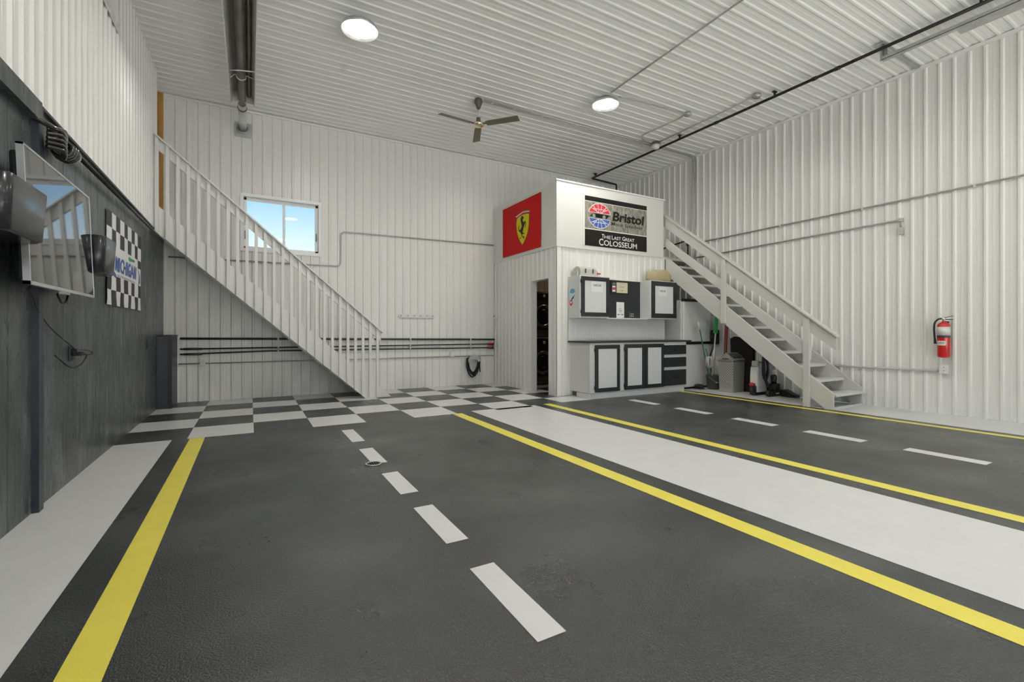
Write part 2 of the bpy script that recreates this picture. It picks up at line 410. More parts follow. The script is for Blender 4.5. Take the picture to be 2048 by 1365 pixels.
# ------------------------------------------------------------------ ribbed steel
def rib_profile(s0, s1, phase, pitch=0.15, h=0.017, wb=0.026, wt=0.011, cuts=()):
    pts = {}
    def put(s, v):
        if s0 - 1e-6 <= s <= s1 + 1e-6: pts[round(s, 5)] = v
    k0 = int(math.floor((s0 - phase) / pitch)) - 1; k1 = int(math.ceil((s1 - phase) / pitch)) + 1
    def height(s):
        q = (s - phase) / pitch; d = abs(q - round(q)) * pitch
        if d <= wt: return h
        if d <= wb: return h * (wb - d) / (wb - wt)
        q2 = q - 0.5; d2 = abs(q2 - round(q2)) * pitch
        for cc in (0.0,):
            if abs(d2 - cc) < 0.009: return 0.0013
        return 0.0
    for k in range(k0, k1):
        c = phase + k * pitch
        for d, v in ((-wb, 0), (-wt, h), (wt, h), (wb, 0), (pitch / 2 - 0.013, 0), (pitch / 2 - 0.008, 0.0013), (pitch / 2 + 0.008, 0.0013), (pitch / 2 + 0.013, 0)):
            put(c + d, v)
    for s in list(cuts) + [s0, s1]:
        if s0 <= s <= s1 and round(s, 5) not in pts: pts[round(s, 5)] = height(s)
    return sorted(pts.items())
def ribbed(axis, s0, s1, t0, t1, at, out, phase, holes=(), **kw):
    # axis 'x': wall along X, t = Z, plane Y=at; 'y': wall along Y, t = Z, plane X=at; 'c': ceiling ribs repeat along Y, t = X, plane Z=at
    cuts = [h[0] for h in holes] + [h[1] for h in holes]
    prof = rib_profile(s0, s1, phase, cuts=cuts, **kw)
    ts = sorted(set([t0, t1] + [q for h in holes for q in (h[2], h[3]) if t0 < q < t1]))
    def P(s, t, h):
        a = at + out * h
        return {'x': (s, a, t), 'y': (a, s, t), 'c': (t, s, a)}[axis]
    mb = MB(); n = len(prof)
    mb.v = [P(s, t, h) for t in ts for s, h in prof]
    for j in range(len(ts) - 1):
        for i in range(n - 1):
            sm = (prof[i][0] + prof[i + 1][0]) / 2; tm = (ts[j] + ts[j + 1]) / 2
            if any(h[0] < sm < h[1] and h[2] < tm < h[3] for h in holes): continue
            mb.f.append((j * n + i, j * n + i + 1, (j + 1) * n + i + 1, (j + 1) * n + i)); mb.sm.append(False); mb.mi.append(0)
    return mb

# ================================================================== SETTING
# ---- floor with its painted lanes and chequered band (one surface, three paints)
fl = MB(); fl.box(-6, 12, YF0 - 0.2, YB + 0.3, -0.2, 0.0, 0)
GX = [-0.566 + 0.6035 * i for i in range(0, 13)]; GX = [-1.16] + GX
GY = [5.83, 6.483, 7.112, 7.722, 8.30, 8.88]
Z1, Z2 = 0.0012, 0.0018
def paint(x0, x1, y0, y1, mi, z=Z1):
    fl.add([(x0, y0, z), (x1, y0, z), (x1, y1, z), (x0, y1, z)], [(0, 1, 2, 3)], mi=mi)
for i in range(len(GX) - 1):
    for j in range(5):
        ci = i - 1
        x0, x1 = GX[i], GX[i + 1]
        if x1 > 4.93 and j < 1: continue
        if (ci + j) % 2 == 0 and x1 < 7.1:
            y0 = GY[j]
            if ci >= 7 and j == 0: y0 = 5.965
            paint(x0, x1, y0, GY[j + 1], 1)
paint(-1.16, -0.695, YF0, 5.845, 1)                       # white strip by the black wall
paint(2.69, 3.74, YF0, 5.93, 1)                           # white band between the lanes
paint(7.19, XR, YF0, 6.6, 1)                              # white strip along the right wall
paint(-0.543, -0.41, YF0, 5.84, 2); paint(2.375, 2.51, YF0, 5.84, 2)
paint(3.905, 4.035, YF0, 5.95, 2); paint(6.94, 7.06, YF0, 6.02, 2)
for a, b in ((5.48, 4.84), (4.52, 3.96), (3.655, 3.125), (2.845, 2.28), (1.986, 1.397), (1.11, 0.55), (0.25, -0.32), (-0.6, -1.2)):
    paint(0.895, 1.02, b, a, 1)
for a, b in ((5.63, 5.06), (4.70, 4.14), (3.78, 3.24), (2.895, 2.33), (1.99, 1.42), (1.12, 0.54), (0.25, -0.32)):
    paint(5.33, 5.485, b, a, 1)
struct('floor', fl, [M_bfloor, M_wfloor, M_yfloor], fixn=False)
# ---- ceiling
struct('ceiling', ribbed('c', YF0, YB, -3.2, XR, ZC, -1, 2.19, h=0.010), M_ceil)
# ---- back wall with the window
WX0, WX1, WZ0, WZ1 = -0.09, 1.06, 2.50, 3.36
struct('wall_back', ribbed('x', XL, XR, 0, ZC, YB, -1, -0.40, holes=[(WX0, WX1, WZ0, WZ1)]), M_steelw)
# ---- right wall
struct('wall_right', ribbed('y', YF0, YB, 0.004, ZC, XR, -1, 2.470), M_steelw)
# ---- left wall: black boards below, ribbed steel above, opening for the stair and a loft window
bw = MB()
seams = [-2.2, -1.0, 0.2, 1.4, 2.35, 3.584, 4.46, 5.314, 6.184, 7.115, 7.98, YB]
for a, b in zip([YF0] + seams, seams):
    bw.box(XL - 0.03, XL, a + 0.003, b - 0.003, 0, 2.52)
bw.box(XL - 0.05, XL - 0.012, YF0, YB, 0, 2.52)
struct('wall_left', bw, M_boards)
tp = MB(); tp.box(XL - 0.01, XL + 0.035, 3.90, 3.975, 0, 2.50); tp.box(XL - 0.01, XL + 0.035, -1.5, -1.42, 0, 2.50)
struct('trim_1', tp, mat('post_paint', (0.038, 0.046, 0.062), 0.4, bump=0.5, bscale=25, stretch=(1, 1, 2), mottle=0.25, mscale=9))
tp = MB(); tp.box(XL - 0.01, XL + 0.05, YF0, 3.90, 2.40, 2.515); struct('trim_2', tp, M_boards)
tp = MB(); tp.box(XL - 0.02, XL + 0.022, YF0, 8.30, 2.515, 2.535); struct('trim_3', tp, M_dark)
LW0, LW1, LWZ0, LWZ1 = 3.6, 5.94, 4.12, 4.72
struct('wall_left_upper', ribbed('y', YF0, 8.127, 2.535, ZC, XL, 1, 5.55, holes=[(LW0, LW1, LWZ0, LWZ1)]), M_steelw)
tp = MB(); tp.box(XL - 0.10, XL + 0.028, LW0, LW1, LWZ0 - 0.005, LWZ0 + 0.03); tp.box(XL - 0.10, XL + 0.022, LW1 - 0.005, LW1 + 0.035, LWZ0, LWZ1 + 0.03)
tp.box(XL - 0.10, XL + 0.022, LW0 - 0.035, LW0, LWZ0, LWZ1 + 0.03); tp.box(XL + 0.02, XL + 0.03, LW0, LW1, LWZ0 - 0.045, LWZ0)
w0 = struct('window_2', tp, M_trim)
tp = MB(); tp.box(XL - 0.14, XL + 0.022, 8.127, 8.15, 2.535, ZC); struct('trim_4', tp, M_trim)
# loft behind the upper left wall
tp = MB(); tp.box(-3.2, XL, YB - 0.01, YB + 0.02, 2.5, ZC); struct('wall_loft_back', tp, M_ply)
tp = MB(); tp.box(-3.2, -3.17, YF0, YB, 2.5, ZC); struct('wall_loft_left', tp, M_panel)
tp = MB(); tp.box(-3.2, XL - 0.05, YF0, 8.0, 3.30, 3.38); struct('floor_loft', tp, M_ply)
tp = MB(); tp.box(-3.2, XL - 0.05, 8.0, YB, 3.30, 3.38)
tp = MB(); tp.box(-1.75, XL - 0.06, 8.13, YB, 0, 2.45); struct('wall_stair_backing', tp, M_card)
# front wall behind the camera with the two open garage doorways
fw = MB(); D = [(-0.65, 2.55), (3.85, 7.0)]; zt = 3.4
xs = [-3.2, D[0][0], D[0][1], D[1][0], D[1][1], XR + 0.1]
for i in (0, 2, 4): fw.box(xs[i], xs[i + 1], YF0 - 0.15, YF0, 0, zt)
fw.box(-3.2, XR + 0.1, YF0 - 0.15, YF0, zt, ZC)
struct('wall_front', fw, M_steelw)
for k, (a, b) in enumerate(D):
    t = MB(); t.box(a - 0.06, a, YF0 - 0.16, YF0 + 0.02, 0, zt + 0.06); t.box(b, b + 0.06, YF0 - 0.16, YF0 + 0.02, 0, zt + 0.06); t.box(a, b, YF0 - 0.16, YF0 + 0.02, zt, zt + 0.06)
    struct('door_%d' % (k + 2), t, M_trim)
g = MB(); g.box(-25, 35, -45, YF0 - 0.2, -0.25, -0.03); struct('ground_outside', g, M_concrete)
# ceiling line trims
tp = MB(); tp.box(XL, XR, YB - 0.03, YB - 0.001, ZC - 0.045, ZC - 0.016); struct('trim_5', tp, M_trim)
tp = MB(); tp.box(XR - 0.04, XR - 0.001, YF0, YB, ZC - 0.055, ZC - 0.011); struct('trim_6', tp, M_trim)
# window 1
wt = MB(); o = 0.05
wt.box(WX0 - o, WX1 + o, YB - 0.028, YB + 0.005, WZ1, WZ1 + o); wt.box(WX0 - o, WX1 + o, YB - 0.028, YB + 0.005, WZ0 - o, WZ0)
wt.box(WX0 - o, WX0, YB - 0.028, YB + 0.005, WZ0, WZ1); wt.box(WX1, WX1 + o, YB - 0.028, YB + 0.005, WZ0, WZ1)
wt.box(WX0 - 0.01, WX0, YB, YB + 0.2, WZ0, WZ1); wt.box(WX1, WX1 + 0.01, YB, YB + 0.2, WZ0, WZ1)
wt.box(WX0, WX1, YB, YB + 0.2, WZ0 - 0.01, WZ0); wt.box(WX0, WX1, YB, YB + 0.2, WZ1, WZ1 + 0.01)
w1 = struct('window_1', wt, M_vinyl)
f = MB(); y0, y1 = YB + 0.05, YB + 0.12; q = 0.045
f.box(WX0, WX1, y0, y1, WZ0, WZ0 + q); f.box(WX0, WX1, y0, y1, WZ1 - q, WZ1); f.box(WX0, WX0 + q, y0, y1, WZ0, WZ1); f.box(WX1 - q, WX1, y0, y1, WZ0, WZ1)
xm = 0.515; f.box(xm - 0.02, xm + 0.02, y0 - 0.005, y1, WZ0 + q, WZ1 - q)
fr = obj('window_frame', f, M_vinyl, w1, bevel=0.004)
for a, b in ((WX0 + q, xm - 0.02), (xm + 0.02, WX1 - q)):
    p = MB(); p.box(a, b, YB + 0.095, YB + 0.101, WZ0 + q, WZ1 - q); obj('window_pane', p, M_glass, w1)
p = MB(); p.box(WX1 - 0.035, WX1 - 0.022, y0 - 0.012, y0, 2.72, 2.86); p.box(WX0 + 0.015, WX0 + 0.03, y0 - 0.012, y0, 2.66, 2.8); obj('window_latch', p, M_greyp, w1)

# ---- laundry room: ribbed walls, doorway, smooth parapet above
DY0, DY1, DZ = 6.777, 7.372, 2.05
ZP = 2.585
struct('wall_room_left', ribbed('y', YRM, YB, 0, ZP, XRM, -1, 7.475 - 0.15 * 4, holes=[(DY0, DY1, -1, DZ)], h=0.015), M_steelw)
struct('wall_room_front', ribbed('x', XRM, 7.18, 0, ZP, YRM, -1, 4.70, h=0.015), M_steelw)
tp = MB(); tp.box(7.16, 7.18, YRM, YB, 0, ZP - 0.05); struct('wall_room_right', tp, M_panel)
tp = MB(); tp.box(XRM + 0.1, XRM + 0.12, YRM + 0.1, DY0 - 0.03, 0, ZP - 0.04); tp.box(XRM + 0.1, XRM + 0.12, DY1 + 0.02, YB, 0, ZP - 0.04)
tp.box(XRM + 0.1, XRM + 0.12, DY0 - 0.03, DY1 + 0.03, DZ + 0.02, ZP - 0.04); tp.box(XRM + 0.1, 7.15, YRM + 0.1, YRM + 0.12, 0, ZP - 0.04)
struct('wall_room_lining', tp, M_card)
tp = MB(); tp.box(XRM + 0.005, XR, YRM + 0.005, YB, ZP - 0.04, ZP + 0.015); struct('floor_upper', tp, M_wood2)
tp = MB()      # doorway lining and corner strip
tp.box(XRM - 0.016, XRM + 0.12, DY0 - 0.02, DY0, 0, DZ + 0.02); tp.box(XRM - 0.016, XRM + 0.12, DY1, DY1 + 0.02, 0, DZ + 0.02)
tp.box(XRM - 0.016, XRM + 0.12, DY0, DY1, DZ, DZ + 0.02)
tp.box(XRM - 0.017, XRM - 0.012, DY0 - 0.075, DY0 - 0.02, 0, DZ + 0.02); tp.box(XRM - 0.017, XRM - 0.012, DY1 + 0.02, DY1 + 0.08, 0, DZ + 0.02)
struct('door_1', tp, M_trim)
tp = MB(); tp.box(XRM - 0.02, XRM - 0.015, YRM - 0.02, YRM + 0.05, 0, ZP); tp.box(XRM - 0.02, XRM + 0.06, YRM - 0.02, YRM - 0.015, 0, ZP); struct('trim_7', tp, M_trim)
fs = MB(); XE = 7.115; zf = 3.70
fs.prism([(XRM - 0.028, YRM - 0.028), (XE, YRM - 0.028), (XE, YRM + 0.03), (XRM + 0.03, YRM + 0.03), (XRM + 0.03, YB - 0.02), (XRM - 0.028, YB - 0.02)], 'z', ZP - 0.012, zf)
struct('wall_parapet', fs, M_panel)
cp = MB(); cp.prism([(XRM - 0.045, YRM - 0.045), (XE + 0.03, YRM - 0.045), (XE + 0.03, YRM + 0.05), (XRM + 0.05, YRM + 0.05), (XRM + 0.05, YB - 0.02), (XRM - 0.045, YB - 0.02)], 'z', zf, zf + 0.022)
cp.box(XRM - 0.035, XRM - 0.028, YRM + 0.15, YB - 0.02, zf - 0.03, zf); struct('trim_8', cp, M_trim)

# ================================================================== LEFT STAIRCASE
st = thing('staircase', 'long pale painted wooden staircase with many balusters climbing left along the back wall', 'staircase', (0.5, 8.4, 0))
def zu(x): return 1.871 - 0.885 * x
def zl(x): return 1.485 - 0.885 * x
def zr(x): return 2.832 - 0.8785 * x
xe = -1.72
m = MB().prism([(2.114, 0), (1.68, 0), (xe, zl(xe)), (xe, zu(xe))], 'y', 7.945, 7.985); obj('stringer', m, M_wood, st, bevel=0.002)
m = MB().prism([(2.114, 0), (1.68, 0), (xe, zl(xe)), (xe, zu(xe))], 'y', 8.77, 8.81); obj('stringer', m, M_wood, st)
k = 1
while 0.2 * k < 3.37:
    z = 0.2 * k; x1 = (1.871 - z) / 0.885 - 0.02
    m = MB(); m.box(x1 - 0.27, x1, 7.986, 8.769, z - 0.035, z); obj('tread', m, M_wood3, st); k += 1
k = 0
while True:
    x = 1.872 - 0.1193 * k
    if x < -1.12: break
    w = 0.021
    zb = max(0.003, zl(x)); zb2 = lambda q: max(0.003, zl(q))
    m = MB().prism([(x - w, zb2(x - w)), (x + w, zb2(x + w)), (x + w, zr(x + w) - 0.03), (x - w, zr(x - w) - 0.03)], 'y', 7.905, 7.944)
    obj('baluster', m, M_wood, st, bevel=0.002); k += 1
a, b = -1.135, 1.955
m = MB().prism([(a, zr(a) - 0.03), (b, zr(b) - 0.03), (b, zr(b)), (a, zr(a))], 'y', 7.875, 8.0); obj('handrail', m, M_wood, st, bevel=0.006)
a, b = -1.135, 1.935
m = MB().prism([(a, zr(a) - 0.185), (b, zr(b) - 0.185), (b, zr(b) - 0.031), (a, zr(a) - 0.031)], 'y', 7.946, 7.985); obj('rail_board', m, M_wood, st)
# switch box and its cable fixed behind the bottom of this stair
sw = thing('switch_box', 'small pale switch box hanging behind the lower balusters of the left staircase', 'switch', (1.80, 8.03, 0.87))
m = MB(); m.box(1.775, 1.84, 7.988, 8.03, 0.88, 1.0); obj('box', m, M_white, sw, bevel=0.006)
m = MB().tube(catmull([(1.50, 8.0, 1.44), (1.62, 8.0, 1.34), (1.76, 8.01, 1.22), (1.82, 8.01, 1.10), (1.81, 8.01, 1.0)]), 0.011, 8); obj('cable', m, M_white, sw)

# ================================================================== RIGHT STAIRCASE
s2 = thing('staircase', 'open-riser painted staircase with plank railings rising to the loft on the right', 'staircase', (7.6, 5.0, 0))
X0 = 7.20
def ru(y): return 0.585 + 0.762 * (y - 3.88)
def rl(y): return 0.213 + 0.768 * (y - 3.88)
for xa, top, nm in ((X0, 0.0, 'a'), (8.018, 0.03, 'b')):
    m = MB().prism([(3.49, 0), (3.60, 0), (6.535, rl(6.535)), (6.535, ru(6.535) + top - 0.04), (6.45, ru(6.45) + top), (3.49, ru(3.49) - 0.06 + top)], 'x', xa, xa + 0.038)
    obj('stringer', m, M_wood2, s2, bevel=0.002)
for k in range(1, 13):
    z = 0.2 * k; y = 3.47 + 0.258 * (k - 1)
    m = MB()
    if k == 1: m.box(X0 + 0.05, XR - 0.022, y, y + 0.27, z - 0.02, z + 0.012)
    else: m.box(X0 + 0.0385, 8.0175, y, y + 0.27, z - 0.038, z)
    obj('tread', m, M_wood3, s2, bevel=0.003)
m = MB(); m.box(X0 + 0.039, 8.017, 3.49, 3.515, 0, 0.03); obj('kick_plate', m, M_wood3, s2)
for y0, z0, z1 in ((3.795, 0.0, 1.295), (5.18, 1.255, 2.355)):
    m = MB(); m.box(X0 - 0.039, X0 - 0.0005, y0, y0 + 0.088, z0, z1); obj('post', m, M_wood2, s2, bevel=0.003)
def plank(fa, fb, y0, y1, xa, xb, nm):
    m = MB().prism([(y0, fa(y0)), (y1, fa(y1)), (y1, fb(y1)), (y0, fb(y0))], 'x', xa, xb); obj(nm, m, M_wood2, s2, bevel=0.003)
plank(lambda y: 0.757 + 0.763 * (y - 3.88), lambda y: 0.955 + 0.755 * (y - 3.88), 3.80, 6.53, X0, X0 + 0.038, 'middle_rail')
plank(lambda y: 0.835 + 0.7575 * (y - 3.447), lambda y: 1.045 + 0.7625 * (y - 3.447), 3.447, 6.60, X0, X0 + 0.038, 'top_rail')
plank(lambda y: 1.046 + 0.7625 * (y - 3.447), lambda y: 1.076 + 0.7625 * (y - 3.447), 3.435, 6.62, X0 - 0.045, X0 + 0.06, 'handrail')

# ================================================================== CEILING FITTINGS
labs = ['bright round ceiling lamp nearest the tube heater, over the left lane',
        'bright round ceiling lamp between the fan and the black ceiling pipe',
        'round ceiling lamp over the front of the right lane, just above the frame',
        'round ceiling lamp over the front of the left lane, out of frame',
        'round ceiling lamp by the left garage doorway behind the viewer',
        'round ceiling lamp by the right garage doorway behind the viewer']
for (x, y), lb in zip(LAMP_SPOTS, labs):
    t = thing('ceiling_lamp', lb, 'ceiling lamp', (x, y, 4.66), 'round ceiling lamps')
    obj('housing', MB().lathe([(0.0, 0.12), (0.09, 0.12), (0.10, 0.07), (0.20, 0.05), (0.212, 0.0), (0.206, 0.0), (0.197, 0.042), (0.0, 0.046)], (x, y, 4.66), 36), M_alu, t)
    obj('lens', MB().lathe([(0.0, 0.0), (0.195, 0.0), (0.195, 0.006), (0.0, 0.006)], (x, y, 4.695), 36), M_lens, t)

fx, fy = 3.145, 6.645
t = thing('ceiling_fan', 'three-bladed brown ceiling fan with a shiny hub on a long downrod', 'fan', (fx, fy, 4.33))
obj('canopy', MB().lathe([(0.05, 4.79), (0.065, 4.76), (0.062, 4.73), (0.035, 4.66), (0.018, 4.62)], (fx, fy, 0), 24), M_fank, t)
obj('downrod', MB().tube([(fx, fy, 4.63), (fx, fy, 4.45)], 0.011, 10), M_cond, t)
obj('motor', MB().lathe([(0.018, 4.50), (0.034, 4.49), (0.036, 4.44), (0.04, 4.43)], (fx, fy, 0), 24), M_brown, t)
obj('hub', MB().lathe([(0.036, 4.435), (0.05, 4.42), (0.088, 4.40), (0.092, 4.375), (0.07, 4.355), (0.03, 4.345), (0.0, 4.344)], (fx, fy, 0), 28), M_brass, t)
for (bx, by) in ((2.50, 6.60), (3.59, 6.14), (3.375, 7.21)):
    d = Vector((bx - fx, by - fy, 0)); d.normalize(); n = Vector((-d.y, d.x, 0)); L = 0.67
    c = Vector((fx, fy, 4.39)); tw = -0.22
    vs = []
    for s, w in ((0.13, 0.05), (0.17, 0.056), (L, 0.062)):
        for sg in (-1, 1):
            for dz in (0, -0.006):
                p = c + d * s + n * sg * w + Vector((0, 0, sg * w * tw + dz)); vs.append(p)
    fsx = []
    for i in range(2):
        o_ = i * 4; fsx += [(o_, o_ + 2, o_ + 6, o_ + 4), (o_ + 1, o_ + 5, o_ + 7, o_ + 3), (o_, o_ + 4, o_ + 5, o_ + 1), (o_ + 2, o_ + 3, o_ + 7, o_ + 6)]
    fsx += [(0, 1, 3, 2), (8, 10, 11, 9)]
    bl = obj('blade', MB().add(vs, fsx), M_brown, t)
    obj('blade_iron', MB().tube([c + d * 0.07, c + d * 0.16], 0.014, 8), M_fank, bl)

# radiant tube heater
hx, hz = -0.10, 4.47
t = thing('tube_heater', 'long radiant tube heater with a folded metal reflector hanging under the ceiling', 'heater', (hx, 2.5, 4.4))
prof = [(-0.235, 4.41), (-0.225, 4.43), (-0.19, 4.56), (-0.13, 4.63), (-0.04, 4.63), (0.015, 4.56), (0.048, 4.43), (0.058, 4.41)]
ya, yb = -2.4, 7.78
vs = [(x, y, z) for y in (ya, yb) for x, z in prof]; n = len(prof)
vi = [(x, y, z - 0.004) for y in (ya, yb) for x, z in prof]
obj('reflector', MB().add(vs + vi, [(i, i + 1, n + i + 1, n + i) for i in range(n - 1)] + [(2 * n + i, 3 * n + i, 3 * n + i + 1, 2 * n + i + 1) for i in range(n - 1)]), M_reflc, t, fixn=False)
m = MB().prism([(x, z) for x, z in prof[1:-1]], 'y', yb - 0.02, yb - 0.01); obj('end_cap', m, M_reflc, t)
m = MB(); m.box(-0.246, -0.236, ya, yb, 4.395, 4.45); m.box(0.059, 0.069, ya, yb, 4.395, 4.45); obj('reflector_lip', m, M_trim, t)
obj('burner_tube', MB().tube([(hx, ya, hz), (hx, 7.9, hz)], 0.05, 20), M_tube, t)
obj('burner_tube', MB().tube([(hx + 0.085, ya, hz + 0.07), (hx + 0.085, 7.75, hz + 0.07)], 0.03, 14), M_tube, t)
for y in (6.75, 4.9, 2.6):
    obj('hanger_rod', MB().tube([(-0.24, y + 0.12, 4.42), (hx, y + 0.02, 4.405), (0.065, y, 4.42)], 0.007, 6), M_trim, t)
    obj('hanger_wire', MB().tube(catmull([(-0.24, y + 0.35, 4.42), (-0.17, y + 0.30, 4.47), (-0.14, y + 0.28, 4.42), (hx, y + 0.28, 4.405), (-0.05, y + 0.28, 4.43), (-0.04, y + 0.25, 4.46), (0.065, y + 0.22, 4.42)]), 0.004, 6), M_trim, t)
    obj('chain', MB().tube([(hx, y + 0.1, 4.63), (hx, y + 0.1, 4.785)], 0.004, 6), M_galv, t)
t = thing('exhaust_pipe', 'short pale exhaust pipe with clamps running from the tube heater into the back wall', 'pipe', (hx, 8.4, 4.4))
obj('pipe', MB().tube([(hx, 7.9, hz - 0.01), (hx, YB - 0.02, hz - 0.015)], 0.056, 20), M_alu, t)
for y in (8.0, YB - 0.10):
    obj('clamp', MB().tube([(hx, y, hz - 0.01), (hx, y + 0.03, hz - 0.01)], 0.064, 20), M_fank, t)
m = MB(); m.box(hx - 0.12, hx + 0.12, YB - 0.024, YB - 0.017, 4.33, 4.57); obj('flange', m, M_galv, t)
obj('collar', MB().lathe([(0.09, -0.04), (0.095, 0.0), (0.06, 0.001)], (hx, YB - 0.024, hz - 0.015), 24, 'y'), M_galv, t)

def conduit(name, label, pts, r=0.011, mat_=None, rr=0.07, cat='conduit', extra=None):
    t = thing(name, label, cat, pts[0])
    obj('tube', MB().tube(route(pts, rr), r, 8), mat_ or M_emt, t)
    return t
zc = 4.765
c = conduit('conduit', 'twin thin ceiling conduit from the fan to the right wall and down it', [(fx + 0.07, fy - 0.01, zc), (7.9, 6.58, zc), (XR - 0.03, 6.60, zc), (XR - 0.03, 6.64, 3.25), (XR - 0.03, 6.70, 3.05)])
obj('tube', MB().tube(route([(fx + 0.07, fy - 0.06, zc), (7.9, 6.53, zc), (XR - 0.03, 6.52, zc), (XR - 0.03, 6.52, 3.25), (XR - 0.03, 6.56, 3.12), (XR - 0.03, 6.56, 2.64)], 0.07), 0.011, 8), M_emt, c)
for xx in (3.35, 3.75, 4.3, 5.0, 5.9, 6.6):
    m = MB(); m.box(xx, xx + 0.03, 6.56, 6.65, zc - 0.015, zc - 0.01); obj('strap', m, M_cond, c)
conduit('conduit', 'bent ceiling conduit from the lamp right of the fan to a grey box', [(4.99, 5.46, zc), (5.1, 5.43, zc), (6.36, 5.33, zc), (6.40, 5.5, zc), (6.35, 6.33, zc), (6.50, 6.47, zc), (6.82, 6.50, zc)])
conduit('conduit', 'straight ceiling conduit between two round boxes beside the black pipe', [(6.83, 4.42, zc), (6.86, 6.45, zc)])
conduit('conduit', 'thin ceiling conduit leading forward from the lamp nearest the middle', [(4.80, 5.42, zc), (4.72, 3.3, zc), (4.68, -2.8, zc)])
for x, y, lb in ((6.38, 5.32, 'grey ceiling junction box at the bend of the conduit by the second lamp'),
                 (6.82, 4.38, 'grey ceiling junction box at the near end of the straight conduit')):
    obj_ = obj('junction_box', MB().lathe([(0.055, 0.0), (0.06, 0.01), (0.06, 0.05), (0.05, 0.055)], (x, y, 4.73), 8), M_galv); tag(obj_, lb, 'junction box', 'ceiling junction boxes')
t = thing('ceiling_sensor', 'pale domed sensor on a round box where the two ceiling conduits meet', 'sensor', (6.87, 6.48, 4.66))
obj('base', MB().lathe([(0.08, 0.08), (0.085, 0.12)], (6.87, 6.48, 4.66), 20), M_fank, t)
obj('dome', MB().lathe([(0.0, 0.0), (0.055, 0.01), (0.075, 0.04), (0.08, 0.08)], (6.87, 6.48, 4.66), 20), M_white, t)
# black gas pipe
px, pz = 6.985, 4.71
t = thing('gas_pipe', 'long black steel pipe hung under the ceiling parallel to the right wall', 'pipe', (px, 3, pz))
obj('pipe', MB().tube(route([(px, YF0 + 0.1, pz), (px, 8.56, pz), (7.80, 8.62, pz), (7.80, 8.62, 2.7)], 0.03), 0.021, 12), M_black, t)
for y in (8.42, 6.0, 4.2, 1.9, -0.6):
    h = MB(); h.box(px - 0.012, px + 0.012, y - 0.012, y + 0.012, pz, ZC - 0.02); h.box(px - 0.04, px + 0.04, y - 0.02, y + 0.02, ZC - 0.03, ZC - 0.016); obj('hanger', h, M_black, t)
for y in (7.3, 5.2, 3.6, 3.3):
    obj('coupling', MB().tube([(px, y, pz), (px, y + 0.06, pz)], 0.027, 12), M_black, t)
t = thing('gas_pipe', 'black steel pipe low on the right wall seen between the stair rails', 'pipe', (XR - 0.05, 7.0, 3.0))
obj('pipe', MB().tube(route([(XR - 0.05, 7.9, 2.92), (XR - 0.05, 6.72, 3.05), (XR - 0.05, 6.72, 2.62)], 0.02), 0.016, 10), M_black, t)
obj('valve', MB().tube([(XR - 0.05, 6.72, 3.0), (XR - 0.05, 6.72, 2.93)], 0.032, 10), M_black, t)
# overhead door track
t = thing('door_track', 'galvanised overhead door track with its bracket in the top right corner', 'door track', (7.1, 1.0, 4.6))
m = MB(); m.box(7.06, 7.13, -3.4, 2.86, 4.600, 4.606); m.box(7.06, 7.066, -3.4, 2.86, 4.600, 4.645); m.box(7.124, 7.13, -3.4, 2.86, 4.600, 4.66); obj('rail', m, M_galv, t)
m = MB(); m.box(7.13, 7.26, -3.4, 2.15, 4.602, 4.608); m.box(7.254, 7.26, -3.4, 2.15, 4.602, 4.64); obj('rail', m, M_galv, t)
m = MB(); m.box(7.085, 7.12, 2.84, 2.846, 4.606, 4.785); m.box(7.085, 7.09, 2.80, 2.88, 4.606, 4.785); obj('drop_bracket', m, M_galv, t)
m = MB(); m.box(6.99, 8.09, 2.82, 2.87, 4.775, 4.784); m.box(6.97, 7.14, 2.80, 2.90, 4.765, 4.784); obj('ceiling_strap', m, M_galv, t)
o_ = obj('ceiling_hook', MB().tube(catmull([(1.11, 6.695, 4.79), (1.11, 6.695, 4.73), (1.13, 6.695, 4.71), (1.145, 6.695, 4.73)]), 0.005, 6), M_galv); tag(o_, 'tiny metal hook screwed into the ceiling left of the fan', 'hook')

